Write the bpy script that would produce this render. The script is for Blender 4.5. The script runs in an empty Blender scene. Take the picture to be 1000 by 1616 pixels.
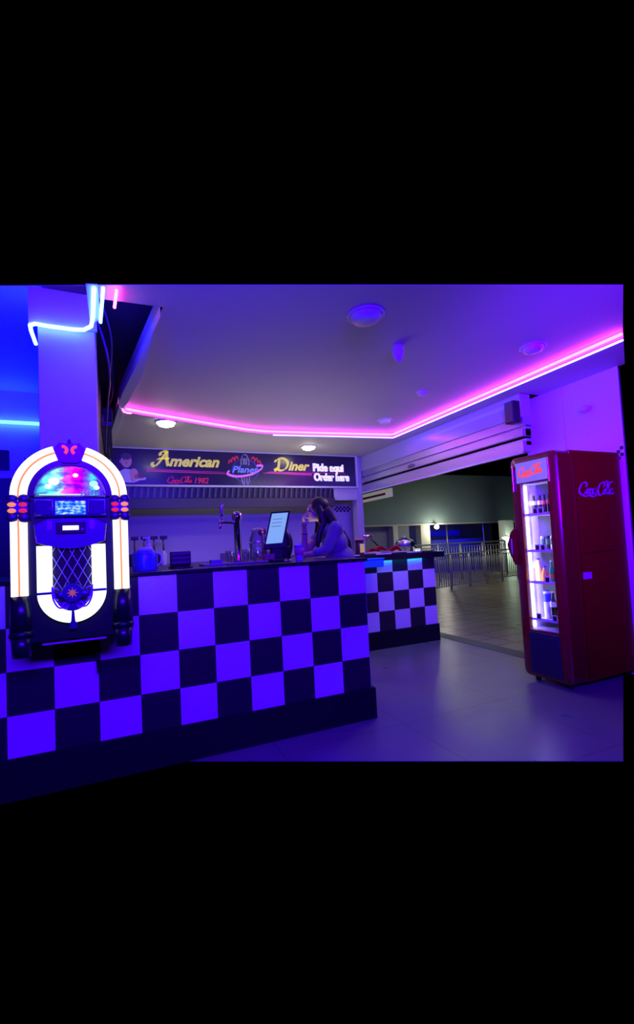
import bpy, bmesh, math, random
from mathutils import Vector, Matrix
random.seed(7)
SC = bpy.context.scene
COL = SC.collection

# ------------------------------------------------------------------ camera
YAW, PIT, ROL, FPX = 0.41115, 0.05017, -0.04907, 707.0
fw = Vector((math.sin(YAW)*math.cos(PIT), math.cos(YAW)*math.cos(PIT), math.sin(PIT)))
r0 = Vector((math.cos(YAW), -math.sin(YAW), 0)); u0 = r0.cross(fw)
rt = math.cos(ROL)*r0 + math.sin(ROL)*u0
up = -math.sin(ROL)*r0 + math.cos(ROL)*u0
cam_d = bpy.data.cameras.new('camera'); cam = bpy.data.objects.new('camera', cam_d); COL.objects.link(cam)
cam.matrix_world = Matrix(((rt.x, up.x, -fw.x, 0), (rt.y, up.y, -fw.y, 0), (rt.z, up.z, -fw.z, 1.27), (0, 0, 0, 1)))
cam_d.sensor_fit = 'HORIZONTAL'; cam_d.sensor_width = 36; cam_d.lens = FPX/1000*36
cam_d.shift_x = 0.0085; cam_d.shift_y = 0.0175; cam_d.clip_start = 0.02; cam_d.clip_end = 100
SC.camera = cam

# ------------------------------------------------------------------ world and exposure
wd = bpy.data.worlds.new('night'); SC.world = wd; wd.use_nodes = True
wd.node_tree.nodes['Background'].inputs[0].default_value = (0, 0, 0, 1)
wd.node_tree.nodes['Background'].inputs[1].default_value = 0
SC.view_settings.view_transform = 'Standard'; SC.view_settings.look = 'None'
SC.view_settings.exposure = 0; SC.view_settings.gamma = 1
SC.view_settings.use_curve_mapping = False

# ------------------------------------------------------------------ area lights of the room and added fills
def area(name, loc, tgt, size, power, color, sy=None, spread=180):
    l = bpy.data.lights.new(name, 'AREA'); l.energy = power; l.color = color
    l.size = size
    if sy: l.shape = 'RECTANGLE'; l.size_y = sy
    l.spread = math.radians(spread)
    o = bpy.data.objects.new(name, l); COL.objects.link(o); o.location = loc
    o.rotation_euler = (Vector(tgt)-Vector(loc)).to_track_quat('-Z', 'Y').to_euler()
    return o
# the blue and violet neon of the dining room behind the photographer
area('blue_neon_light', (0.3, -0.6, 2.5), (0.6, 2.9, 0.9), 2.4, 345, (0.048, 0.0, 1.0), 0.4)
area('violet_neon_light', (1.3, .5, 1.9), (4.1, 2.9, 2.0), 1.0, 55, (0.11, 0.0, 1.0), 0.6, 70)
area('blue_recess_fill', (-0.75, 4.0, 1.9), (-0.7, 4.6, 3.0), 0.6, 60, (0.0, 0.0, 1.0), 0.6)  # unseen lamp facing up to turn the left recess blue
# added fill panels facing up, in place of bounce off the kitchen surfaces
area('kitchen_bounce_fill', (1.9, 4.3, 1.5), (1.9, 4.3, 3.0), 1.6, 4.3, (0.88, 0.74, 1.0), 0.8)
area('kitchen_bounce_fill', (1.8, 5.9, 1.7), (1.8, 5.9, 3.0), 2.4, 7.0, (1.0, 0.88, 0.92), 0.5)
area('counter_fill', (2.9, 3.9, 2.6), (2.7, 4.7, .6), 1.0, 7, (0.85, 0.75, 1.0), 0.4)  # added neutral fill aimed at the far counter
area('ceiling_blue_fill', (0.35, 2.3, 1.75), (0.6, 2.7, 2.8), 0.6, 5, (0.05, 0.0, 1.0), 0.4)  # added panel facing up to tint the near ceiling blue
area('hall_light', (8.5, 9.0, 3.4), (8.5, 9.5, 0.0), 3.0, 42, (0.95, 1.0, 0.72), 2.0)
area('floor_fill', (2.4, 3.6, 2.60), (2.5, 3.9, 0.0), 1.2, 1.5, (0.35, 0.36, 1.0), 0.8)  # added fill to brighten the middle of the floor

area('void_blue_fill', (-.02, 3.05, 2.66), (.06, 4.4, 2.86), 0.12, 5, (0.0, 0.0, 1.0))  # small blue fill added inside the void

# ------------------------------------------------------------------ materials
def mat(name, col, rough=0.6, metal=0.0, emit=None, strength=1.0, noise=0.0, nscale=20, spec=0.5, alpha=None, coat=0.0, trans=0.0):
    m = bpy.data.materials.new(name); m.use_nodes = True
    nt = m.node_tree; b = nt.nodes['Principled BSDF']
    b.inputs['Roughness'].default_value = rough; b.inputs['Metallic'].default_value = metal
    b.inputs['Specular IOR Level'].default_value = spec
    b.inputs['Coat Weight'].default_value = coat; b.inputs['Coat Roughness'].default_value = 0.08
    b.inputs['Transmission Weight'].default_value = trans
    tc = nt.nodes.new('ShaderNodeTexCoord'); n = nt.nodes.new('ShaderNodeTexNoise')
    n.inputs['Scale'].default_value = nscale; n.inputs['Detail'].default_value = 4
    nt.links.new(tc.outputs['Object'], n.inputs['Vector'])
    mx = nt.nodes.new('ShaderNodeMix'); mx.data_type = 'RGBA'
    k = 1-max(noise, 0.03)
    mx.inputs[6].default_value = (*[c*k for c in col], 1); mx.inputs[7].default_value = (*col, 1)
    nt.links.new(n.outputs['Fac'], mx.inputs[0]); nt.links.new(mx.outputs[2], b.inputs['Base Color'])
    if emit:
        b.inputs['Emission Color'].default_value = (*emit, 1); b.inputs['Emission Strength'].default_value = strength
    return m

def tile_mat(name, col, grout, w, rough, h=None, offset=0.0, vary=0.06, mortar=0.006, rot=0, bump=0.0):
    m = bpy.data.materials.new(name); m.use_nodes = True
    nt = m.node_tree; b = nt.nodes['Principled BSDF']; b.inputs['Roughness'].default_value = rough
    tc = nt.nodes.new('ShaderNodeTexCoord'); mp = nt.nodes.new('ShaderNodeMapping'); mp.inputs['Rotation'].default_value = (0, 0, rot)
    br = nt.nodes.new('ShaderNodeTexBrick'); br.offset = offset; br.squash = 1
    br.inputs['Scale'].default_value = 1; br.inputs['Brick Width'].default_value = w; br.inputs['Row Height'].default_value = h or w
    br.inputs['Mortar Size'].default_value = mortar; br.inputs['Mortar Smooth'].default_value = 0.2
    br.inputs['Color1'].default_value = (*col, 1); br.inputs['Color2'].default_value = (*[c*(1-vary) for c in col], 1)
    br.inputs['Mortar'].default_value = (*grout, 1)
    n = nt.nodes.new('ShaderNodeTexNoise'); n.inputs['Scale'].default_value = 3; n.inputs['Detail'].default_value = 5
    mx = nt.nodes.new('ShaderNodeMix'); mx.data_type = 'RGBA'; mx.blend_type = 'MULTIPLY'; mx.inputs[0].default_value = 0.35
    nt.links.new(tc.outputs['Object'], mp.inputs[0]); nt.links.new(mp.outputs[0], br.inputs['Vector']); nt.links.new(tc.outputs['Object'], n.inputs['Vector'])
    nt.links.new(br.outputs['Color'], mx.inputs[6]); nt.links.new(n.outputs['Color'], mx.inputs[7]); nt.links.new(mx.outputs[2], b.inputs['Base Color'])
    rr = nt.nodes.new('ShaderNodeMapRange'); rr.inputs[3].default_value = rough*0.7; rr.inputs[4].default_value = rough*1.4
    nt.links.new(n.outputs['Fac'], rr.inputs[0]); nt.links.new(rr.outputs[0], b.inputs['Roughness'])
    return m

def glow(name, col, s): return mat(name, (0.02, 0.02, 0.02), 0.5, emit=col, strength=s)

def glass_mat(name, tint, op=0.12, rough=0.05):
    m = bpy.data.materials.new(name); m.use_nodes = True; nt = m.node_tree
    for n in list(nt.nodes):
        if n.type != 'OUTPUT_MATERIAL': nt.nodes.remove(n)
    out = [n for n in nt.nodes if n.type == 'OUTPUT_MATERIAL'][0]
    tr = nt.nodes.new('ShaderNodeBsdfTransparent'); tr.inputs[0].default_value = (*tint, 1)
    gl = nt.nodes.new('ShaderNodeBsdfGlossy'); gl.inputs['Roughness'].default_value = rough
    lw = nt.nodes.new('ShaderNodeLayerWeight'); lw.inputs[0].default_value = 0.35
    mr = nt.nodes.new('ShaderNodeMapRange'); mr.inputs[3].default_value = op*0.35; mr.inputs[4].default_value = min(1, op*5)
    mx = nt.nodes.new('ShaderNodeMixShader')
    nt.links.new(lw.outputs['Facing'], mr.inputs[0]); nt.links.new(mr.outputs[0], mx.inputs[0])
    nt.links.new(tr.outputs[0], mx.inputs[1]); nt.links.new(gl.outputs[0], mx.inputs[2]); nt.links.new(mx.outputs[0], out.inputs[0])
    return m

M = dict(
 white=mat('white_laminate', (0.80, 0.80, 0.80), 0.35), black=mat('black_laminate', (0.022, 0.02, 0.028), 0.4),
 plinth=mat('black_plinth', (0.008, 0.008, 0.012), 0.65, spec=0.2), worktop=mat('black_worktop', (0.012, 0.012, 0.018), 0.25),
 paint=mat('white_paint', (0.72, 0.72, 0.72), 0.7), ceil=mat('ceiling_paint', (0.62, 0.60, 0.60), 0.6, noise=0.05, nscale=3),
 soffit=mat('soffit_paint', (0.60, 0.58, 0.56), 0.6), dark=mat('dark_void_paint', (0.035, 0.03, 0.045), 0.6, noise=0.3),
 sheen=mat('pale_gloss_panel', (0.55, 0.55, 0.6), 0.35), glossw=mat('glossy_white_fascia', (0.5, 0.5, 0.5), 0.16),
 alu=mat('aluminium', (0.55, 0.53, 0.55), 0.38, 0.6), chrome=mat('chrome', (0.8, 0.8, 0.82), 0.14, 1.0),
 steel=mat('brushed_steel', (0.28, 0.27, 0.26), 0.45, 0.85, noise=0.1), dsteel=mat('dark_filter_steel', (0.10, 0.10, 0.12), 0.45, 0.7),
 bplast=mat('black_plastic', (0.012, 0.012, 0.016), 0.35), gblack=mat('gloss_black', (0.01, 0.012, 0.02), 0.32, coat=0.15),
 red=mat('fridge_red', (0.21, 0.003, 0.006), 0.32, coat=0.15), red2=mat('fridge_red_trim', (0.18, 0.003, 0.010), 0.25, coat=0.3),
 fridgein=mat('fridge_interior', (0.82, 0.8, 0.86), 0.5), shelf=mat('white_wire_shelf', (0.85, 0.85, 0.9), 0.4),
 grille=mat('navy_grille', (0.02, 0.018, 0.05), 0.5), smoke=mat('white_plastic', (0.7, 0.7, 0.72), 0.4),
 purple_metal=mat('violet_chrome', (0.10, 0.07, 0.30), 0.35, 0.7), silver=mat('silver_trim', (0.55, 0.5, 0.7), 0.25, 0.9),
 skin=mat('skin', (0.55, 0.30, 0.22), 0.5, noise=0.08), hair=mat('dark_brown_hair', (0.018, 0.010, 0.010), 0.42, noise=0.5, nscale=60),
 shirt=mat('lavender_grey_knit', (0.23, 0.215, 0.30), 0.85, noise=0.25, nscale=60), trouser=mat('black_trousers', (0.02, 0.02, 0.025), 0.8),
 shoe=mat('black_shoe', (0.015, 0.015, 0.015), 0.5), eye=mat('eye', (0.03, 0.02, 0.02), 0.2),
)
M['floor'] = tile_mat('grey_floor_tiles', (0.20, 0.20, 0.225), (0.12, 0.12, 0.14), 0.90, 0.30, h=0.90, mortar=0.005, rot=0.0)
M['mallfloor'] = tile_mat('tan_mall_tiles', (0.34, 0.28, 0.21), (0.10, 0.09, 0.07), 0.62, 0.30, h=0.31, mortar=0.022, vary=0.25)

# ------------------------------------------------------------------ mesh builder
class B:
    def __init__(s): s.bm = bmesh.new()
    def _add(s, verts, faces, mi=0, smooth=False):
        vs = [s.bm.verts.new(v) for v in verts]
        out = []
        for f in faces:
            try:
                fc = s.bm.faces.new([vs[i] for i in f]); fc.material_index = mi; fc.smooth = smooth; out.append(fc)
            except ValueError: pass
        return vs, out
    def box(s, x0, x1, y0, y1, z0, z1, mi=0, bev=0.0):
        v = [(x, y, z) for z in (z0, z1) for y in (y0, y1) for x in (x0, x1)]
        f = [(0, 2, 3, 1), (4, 5, 7, 6), (0, 1, 5, 4), (2, 6, 7, 3), (0, 4, 6, 2), (1, 3, 7, 5)]
        vs, fs = s._add(v, f, mi)
        if bev > 0:
            es = set(e for fc in fs for e in fc.edges)
            bmesh.ops.bevel(s.bm, geom=list(es), offset=bev, segments=3, profile=0.5, affect='EDGES', material=-1)
        return s
    def prism(s, poly, axis, a, b, mi=0, smooth=False):
        # poly of 2D points; axis: 'x','y','z' extrusion axis from a to b
        def P(p, t):
            return {'x': (t, p[0], p[1]), 'y': (p[0], t, p[1]), 'z': (p[0], p[1], t)}[axis]
        n = len(poly)
        v = [P(p, a) for p in poly]+[P(p, b) for p in poly]
        s._add(v, [tuple(range(n))[::-1], tuple(range(n, 2*n))]+[(i, (i+1) % n, n+(i+1) % n, n+i) for i in range(n)], mi, smooth)
        return s
    def strip(s, A, Bp, axis, a, b, mi=0, close=False):
        # solid band between two matching 2D polylines, extruded
        def P(p, t):
            return {'x': (t, p[0], p[1]), 'y': (p[0], t, p[1]), 'z': (p[0], p[1], t)}[axis]
        n = len(A); v = [P(p, a) for p in A]+[P(p, a) for p in Bp]+[P(p, b) for p in A]+[P(p, b) for p in Bp]
        f = []
        for i in range(n if close else n-1):
            j = (i+1) % n
            f += [(i, j, n+j, n+i), (2*n+i, 3*n+i, 3*n+j, 2*n+j), (i, 2*n+i, 2*n+j, j), (n+i, n+j, 3*n+j, 3*n+i)]
        if not close: f += [(0, n, 3*n, 2*n), (n-1, 3*n-1, 4*n-1, 2*n-1)]
        s._add(v, f, mi); return s
    def tube(s, pts, r, seg=10, mi=0, cap=True):
        pts = [Vector(p) for p in pts]; n = len(pts)
        rs = r if isinstance(r, (list, tuple)) else [r]*n
        t0 = (pts[1]-pts[0]).normalized(); a = t0.orthogonal().normalized()
        V = []
        for i, p in enumerate(pts):
            t = (pts[min(i+1, n-1)]-pts[max(i-1, 0)]).normalized()
            a = (a-t*a.dot(t)).normalized(); b = t.cross(a)
            V += [p+(a*math.cos(2*math.pi*k/seg)+b*math.sin(2*math.pi*k/seg))*rs[i] for k in range(seg)]
        F = [(i*seg+k, i*seg+(k+1) % seg, (i+1)*seg+(k+1) % seg, (i+1)*seg+k) for i in range(n-1) for k in range(seg)]
        vs, _ = s._add(V, F, mi, True)
        if cap:
            for idx in (list(range(seg))[::-1], list(range((n-1)*seg, n*seg))):
                try: f = s.bm.faces.new([vs[i] for i in idx]); f.material_index = mi
                except ValueError: pass
        return s
    def cyl(s, p0, p1, r0, r1=None, seg=20, mi=0): return s.tube([p0, p1], [r0, r1 if r1 is not None else r0], seg, mi)
    def lathe(s, c, prof, seg=20, mi=0, sx=1, sy=1):
        V = []; n = len(prof)
        for (r, z) in prof:
            V += [(c[0]+sx*max(r, 1e-4)*math.cos(2*math.pi*k/seg), c[1]+sy*max(r, 1e-4)*math.sin(2*math.pi*k/seg), c[2]+z) for k in range(seg)]
        F = [(i*seg+k, i*seg+(k+1) % seg, (i+1)*seg+(k+1) % seg, (i+1)*seg+k) for i in range(n-1) for k in range(seg)]
        vs, _ = s._add(V, F, mi, True)
        for idx in (list(range(seg))[::-1], list(range((n-1)*seg, n*seg))):
            f = s.bm.faces.new([vs[i] for i in idx]); f.material_index = mi
        return s
    def ell(s, c, r, mi=0, rot=None, seg=18, rings=12):
        V = []; R = rot or Matrix.Identity(3)
        for i in range(rings+1):
            th = math.pi*i/rings
            rr = max(math.sin(th), 1e-3)
            for k in range(seg):
                ph = 2*math.pi*k/seg
                V.append(Vector(c)+R @ Vector((r[0]*rr*math.cos(ph), r[1]*rr*math.sin(ph), r[2]*math.cos(th))))
        F = [(i*seg+k, (i+1)*seg+k, (i+1)*seg+(k+1) % seg, i*seg+(k+1) % seg) for i in range(rings) for k in range(seg)]
        s._add(V, F+[tuple(range(seg)), tuple(range(rings*seg, (rings+1)*seg))[::-1]], mi, True); return s
    def quad(s, vs, mi=0): s._add(vs, [tuple(range(len(vs)))], mi); return s

def wloc(o):
    v = Vector((0, 0, 0))
    while o: v += o.location; o = o.parent
    return v
def link(name, b, mats, parent=None, loc=None):
    me = bpy.data.meshes.new(name)
    off = wloc(parent) if parent else Vector(loc or (0, 0, 0))
    if isinstance(b, B):
        bmesh.ops.recalc_face_normals(b.bm, faces=b.bm.faces)
        bmesh.ops.translate(b.bm, verts=b.bm.verts, vec=-off)
        b.bm.to_mesh(me); b.bm.free()
    else:
        me = b; me.materials.clear(); me.transform(Matrix.Translation(-off)); me.name = name
    for m in (mats if isinstance(mats, (list, tuple)) else [mats]): me.materials.append(m)
    o = bpy.data.objects.new(name, me); COL.objects.link(o)
    if parent: o.parent = parent
    else: o.location = off
    return o
def part(name, b, m, parent, label=None):
    o = link(name, b, m, parent)
    if label: o['label'] = label
    return o
def thing(name, label, cat, loc, group=None):
    o = bpy.data.objects.new(name, None); COL.objects.link(o); o.location = loc; o.empty_display_size = 0.1
    o['label'] = label; o['category'] = cat
    if group: o['group'] = group
    return o
def solo(name, b, m, label, cat, group=None, loc=None):
    if loc is None:
        vs = [v.co for v in b.bm.verts]
        loc = (sum(v.x for v in vs)/len(vs), sum(v.y for v in vs)/len(vs), min(v.z for v in vs))
    o = link(name, b, m, None, loc); o['label'] = label; o['category'] = cat
    if group: o['group'] = group
    return o
def struct(name, b, m):
    o = link(name, b, m); o['kind'] = 'structure'; return o
def copy_thing(root, loc, label, rz=0):
    r = root.copy(); COL.objects.link(r); r.location = loc; r.rotation_euler.z = rz; r['label'] = label
    for ch in list(root.children):
        c = ch.copy(); COL.objects.link(c); c.parent = r
        for g in list(ch.children):
            d = g.copy(); COL.objects.link(d); d.parent = c
    return r

def spline(pts, n=6, closed=False):
    out = []; N = len(pts)
    for i in range(N if closed else N-1):
        p = [pts[(i+k) % N] if closed else pts[min(max(i+k, 0), N-1)] for k in (-1, 0, 1, 2)]
        for j in range(n):
            t = j/n
            out.append(tuple(0.5*((2*p[1][d])+(-p[0][d]+p[2][d])*t+(2*p[0][d]-5*p[1][d]+4*p[2][d]-p[3][d])*t*t+(-p[0][d]+3*p[1][d]-3*p[2][d]+p[3][d])*t**3) for d in range(len(p[0]))))
    if not closed: out.append(tuple(pts[-1]))
    return out

# writing: fonts to meshes placed on a plane (origin o, right vector rx, up vector uz)
DEPS = None
def text(s, origin, height, rx=(1, 0, 0), uz=(0, 0, 1), shear=0.0, bold=0.0, width=None, align='LEFT', extr=0.0):
    cu = bpy.data.curves.new('lettering', 'FONT'); cu.body = s; cu.size = 1; cu.shear = shear; cu.offset = bold
    cu.align_x = align; cu.extrude = extr; cu.resolution_u = 4
    o = bpy.data.objects.new('lettering', cu); COL.objects.link(o)
    dg = bpy.context.evaluated_depsgraph_get(); dg.update()
    me = bpy.data.meshes.new_from_object(o.evaluated_get(dg), depsgraph=dg)
    bpy.data.objects.remove(o); bpy.data.curves.remove(cu)
    xs = [v.co.x for v in me.vertices]; ys = [v.co.y for v in me.vertices]
    sy = height/0.73
    sx = sy if width is None else width/(max(xs)-min(xs))
    x0 = min(xs) if align == 'LEFT' else 0
    rx = Vector(rx); uz = Vector(uz); nz = rx.cross(uz); O = Vector(origin)
    for v in me.vertices:
        v.co = O+rx*((v.co.x-x0)*sx)+uz*(v.co.y*sy)+nz*(v.co.z*sy)
    return me
def merge(meshes):
    b = B()
    for me in meshes: b.bm.from_mesh(me)
    return b
def ribbon(b, pts, w, ang, place, mi=0, closed=False):
    px, py = w*math.cos(ang)/2, w*math.sin(ang)/2
    P = spline(pts, 7, closed)
    if closed: P.append(P[0])
    # calligraphic pen plus a thin constant width
    for i in range(len(P)-1):
        (x0, y0), (x1, y1) = P[i][:2], P[i+1][:2]
        dx, dy = x1-x0, y1-y0; L = math.hypot(dx, dy) or 1
        nx, ny = -dy/L*w*0.22, dx/L*w*0.22
        if nx*px+ny*py < 0: nx, ny = -nx, -ny
        a, c = px+nx, py+ny
        b.quad([place(x0-a, y0-c), place(x1-a, y1-c), place(x1+a, y1+c), place(x0+a, y0+c)], mi)
def elp(cx, cy, rx, ry, sl=0.25, n=10):
    return [(cx+rx*math.cos(2*math.pi*k/n)+sl*ry*math.sin(2*math.pi*k/n), cy+ry*math.sin(2*math.pi*k/n)) for k in range(n)]
def cola_script(place, w=0.13):
    w *= .68; b = B(); a = math.radians(25)
    S = [[(.80, .62), (.93, .80), (.84, .97), (.6, .98), (.3, .76), (.1, .42), (.12, .1), (.35, 0), (.62, .10), (.8, .3)],
         [(1.42, .40), (1.36, .50), (1.22, .40), (1.17, .18), (1.28, .05), (1.45, .16)],
         [(1.80, .50), (1.72, .22), (1.78, .05), (1.9, .16)], [(1.90, .34), (2.05, .38)],
         [(2.74, .62), (2.88, .82), (2.78, .99), (2.5, .98), (2.25, .72), (2.08, .38), (2.12, .06), (2.3, -.04), (2.55, .08), (2.7, .28)],
         [(3.02, .15), (3.25, .6), (3.37, .92), (3.29, 1.02), (3.17, .8), (3.12, .2), (3.2, .05), (3.3, .14)],
         [(3.70, .50), (3.62, .22), (3.68, .05), (3.82, .18)],
         [(.35, 0), (.7, -.13), (1.1, -.06), (1.5, -.15), (1.95, -.04)], [(2.78, .99), (3.1, 1.10), (3.45, 1.0), (3.8, 1.1)]]
    for s in S: ribbon(b, s, w, a, place)
    for c in [(.98, .27), (1.62, .27), (2.87, .27), (3.50, .27)]: ribbon(b, elp(c[0], c[1], .13, .21), w, a, place, closed=True)
    return b

def ev(o):
    dg = bpy.context.evaluated_depsgraph_get(); dg.update()
    me = bpy.data.meshes.new_from_object(o.evaluated_get(dg), depsgraph=dg)
    return me
def voxel(b, size, smooth=3):
    bmesh.ops.recalc_face_normals(b.bm, faces=b.bm.faces)
    me = bpy.data.meshes.new('tmp'); b.bm.to_mesh(me); b.bm.free()
    o = bpy.data.objects.new('tmp', me); COL.objects.link(o)
    m = o.modifiers.new('r', 'REMESH'); m.mode = 'VOXEL'; m.voxel_size = size; m.use_smooth_shade = True
    s = o.modifiers.new('s', 'SMOOTH'); s.iterations = smooth; s.factor = 0.5
    r = ev(o); bpy.data.objects.remove(o)
    return r

# ================================================================== STRUCTURE
CUTA, CUTB = (-0.792, 3.538), (2.529, 1.667)     # near limit of the floor that is modelled
struct('floor', B().prism([(-1.3, 2.95), (0.25, 2.95), (2.529, 1.667), (4.30, 2.762), (3.83, 2.9), (3.83, 7.3), (-1.3, 7.3)], 'z', -0.003, 0), M['floor'])
struct('trim_1', B().prism([(3.83, 2.9), (4.02, 2.9), (4.02, 7.3), (3.83, 7.3)], 'z', -0.05, 0.004), mat('dark_threshold', (0.05, 0.06, 0.075), 0.5))
struct('floor', B().prism([(4.02, 3.1), (14.8, 11.6), (14.8, 14.5), (4.02, 14.5)], 'z', -0.05, 0.0), M['mallfloor'])
# ceiling: raised field, lower soffit around it
struct('ceiling', B().prism([(-.06, 2.712), (2.942, 1.695), (3.60, 2.105), (3.6, 5.25), (1.81, 5.47), (1.54, 5.43), (.265, 4.99), (.10, 4.92), (.09, 4.62), (.28, 2.84), (-.06, 2.86)], 'z', 2.80, 2.803), M['ceil'])
struct('ceiling', B().prism([(3.60, 2.105), (4.16, 2.44), (4.16, 3.3), (3.86, 3.3), (3.86, 6.66), (-.10, 6.66), (.04, 4.70), (.09, 4.62), (.10, 4.92), (.265, 4.99), (1.54, 5.43), (1.81, 5.47), (3.6, 5.25)], 'z', 2.74, 2.743), M['soffit'])
struct('trim_16', B().strip([(3.6, 2.105), (3.6, 5.25), (1.81, 5.47), (1.54, 5.43), (.265, 4.99), (.10, 4.92)], [(3.602, 2.105), (3.602, 5.252), (1.81, 5.473), (1.54, 5.433), (.265, 4.993), (.10, 4.923)], 'z', 2.74, 2.80), M['soffit'])
struct('ceiling', B().prism([(-.12, 2.613), (-.06, 2.60), (-.06, 3.0), (-.10, 3.05), (-.12, 3.05)], 'z', 2.74, 2.743), M['soffit'])
# blue recess above the left
struct('ceiling', B().prism([(-1.5, 3.66), (-.12, 3.175), (-.12, 5.5), (-1.5, 5.5)], 'z', 3.05, 3.053), M['paint'])
struct('wall_left', B().box(-1.5, -.13, 5.48, 5.56, 2.12, 3.05), M['paint'])
struct('wall_left', B().box(-1.5, -.13, 5.46, 5.56, 0, 2.12), mat('dark_blue_wall', (0.05, 0.05, 0.08), 0.6))
struct('trim_2', B().box(-.86, -.78, 5.40, 5.46, 2.12, 2.32).box(-1.08, -1.00, 5.40, 5.46, 2.2, 2.40), M['dark'])
# service void beside the kitchen
struct('wall_left', B().box(-.14, -.11, 3.52, 6.66, 0, 3.0), M['dark'])
struct('ceiling', B().box(-.14, .34, 3.12, 6.66, 3.0, 3.003), M['dark'])
struct('wall_back', B().box(-.14, 4.05, 7.2, 7.3, 0, 2.8), M['paint'])
struct('wall_back', B().box(-.11, -.05, 6.62, 6.66, 2.2, 3.0), M['dark'])
ln = [(.28, 2.84), (.05, 4.66), (-.085, 6.5)]
struct('trim_3', B().strip(ln, [(x+.02, y) for x, y in ln], 'z', 2.80, 2.895), M['sheen'])
struct('trim_4', B().prism([(.282, 2.835), (.255, 3.10), (.225, 3.87), (.127, 4.6), (.085, 4.80), (.052, 4.62), (.074, 4.372)], 'z', 2.733, 2.80), M['paint'])
struct('trim_5', B().prism([(.052, 4.66), (.095, 4.9), (-.02, 6.42), (-.088, 6.42)], 'z', 2.715, 2.738), M['paint'])
# pillar with its head
struct('trim_6', B().box(-.425, -.10, 3.19, 3.52, 0, 2.985, bev=.004), M['paint'])
struct('trim_7', B().box(-.47, -.085, 3.165, 3.185, 2.74, 2.975), M['paint'])
# right wall, its panel seam, and the wall above the opening
struct('wall_right', B().prism([(4.14, 2.492), (4.26, 2.55), (4.26, 3.5), (4.14, 3.5)], 'z', 0, 2.74), M['paint'])
struct('trim_8', B().box(4.128, 4.14, 3.04, 3.055, 0, 2.74), M['smoke'])
b = B()
for i in range(2):
    for j in range(4):
        if (i+j) % 2: b.box(4.1385, 4.1405, 2.50+i*.03, 2.53+i*.03, 1.90+j*.03, 1.93+j*.03)
struct('trim_9', b, M['black'])
struct('wall_back', B().box(3.74, 3.86, 6.62, 6.78, 0, 2.74), M['soffit'])
# beam with rolled shutter rails over the opening
struct('trim_10', B().box(3.85, 4.0, 3.30, 6.62, 2.49, 2.74, bev=.01), M['glossw'])
b = B().box(3.87, 4.0, 3.30, 6.62, 2.40, 2.49).box(3.852, 3.98, 3.30, 6.62, 2.29, 2.375, bev=.006).box(3.90, 3.98, 3.30, 6.62, 2.27, 2.41).box(3.85, 3.98, 3.30, 6.62, 2.13, 2.245, bev=.006).box(3.90, 3.97, 3.30, 6.62, 2.2, 2.29)
struct('trim_11', b, M['alu'])
struct('trim_12', B().box(3.835, 3.855, 3.30, 6.62, 2.11, 2.128), M['smoke'])

# ================================================================== NEON AND LED LINES
def neon(name, pts, r, col, s, label, group='neon lines under the ceiling'):
    return solo(name, B().tube(pts, r, 10), glow(name+'_glow', col, s), label, 'light', group)
led = [(.12, 4.90, 2.768), (.27, 4.965, 2.768), (.9, 5.19, 2.768), (1.54, 5.405, 2.768), (1.81, 5.44, 2.768), (2.7, 5.335, 2.768), (3.55, 5.225, 2.768), (3.575, 5.19, 2.768), (3.575, 3.6, 2.768), (3.575, 2.10, 2.768)]
neon('neon_strip', led, .011, (1.0, 0.042, 0.80), 17, 'magenta glowing neon line running round the raised ceiling above the kitchen')
led2 = [(1.9, 5.47, 2.733), (2.7, 5.37, 2.733), (3.60, 5.262, 2.733), (3.612, 5.24, 2.733), (3.612, 3.6, 2.733), (3.612, 2.117, 2.733)]
neon('neon_strip', led2, .009, (0.06, 0.045, 1.0), 24, 'violet white lower neon line just beneath the magenta one over the shutter')
neon('neon_strip', [(.06, 4.66, 2.76), (.085, 4.80, 2.745), (.10, 4.88, 2.73), (.13, 4.92, 2.73), (.17, 4.95, 2.74)], .007, (1, .1, .8), 8, 'short pink bent neon end beside the grey corner board')
cy = [(-.08, 2.62, 2.725), (-.10, 2.95, 2.725), (-.115, 3.07, 2.725), (-.16, 3.135, 2.725), (-.22, 3.15, 2.725), (-.36, 3.15, 2.725), (-.43, 3.14, 2.725), (-.462, 3.17, 2.725), (-.468, 3.25, 2.725), (-.47, 3.44, 2.725)]
neon('neon_strip', cy, .012, (0.11, 0.30, 1.0), 9, 'cyan white neon tube bent round the head of the pillar')
neon('neon_strip', [(-.034, 2.60, 2.725), (-.06, 3.0, 2.725)], .010, (0.11, 0.30, 1.0), 9, 'short straight cyan neon tube between the bent cyan and the magenta one')
neon('neon_strip', [(.034, 2.685, 2.772), (.022, 2.88, 2.772)], .009, (1.0, 0.06, 0.55), 14, 'short straight magenta neon tube near the pillar head')
neon('neon_strip', [(-1.40, 5.43, 2.70), (-.70, 5.43, 2.70)], .018, (0.05, 0.24, 1.0), 7, 'horizontal cyan neon line on the blue wall left of the pillar')

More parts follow.
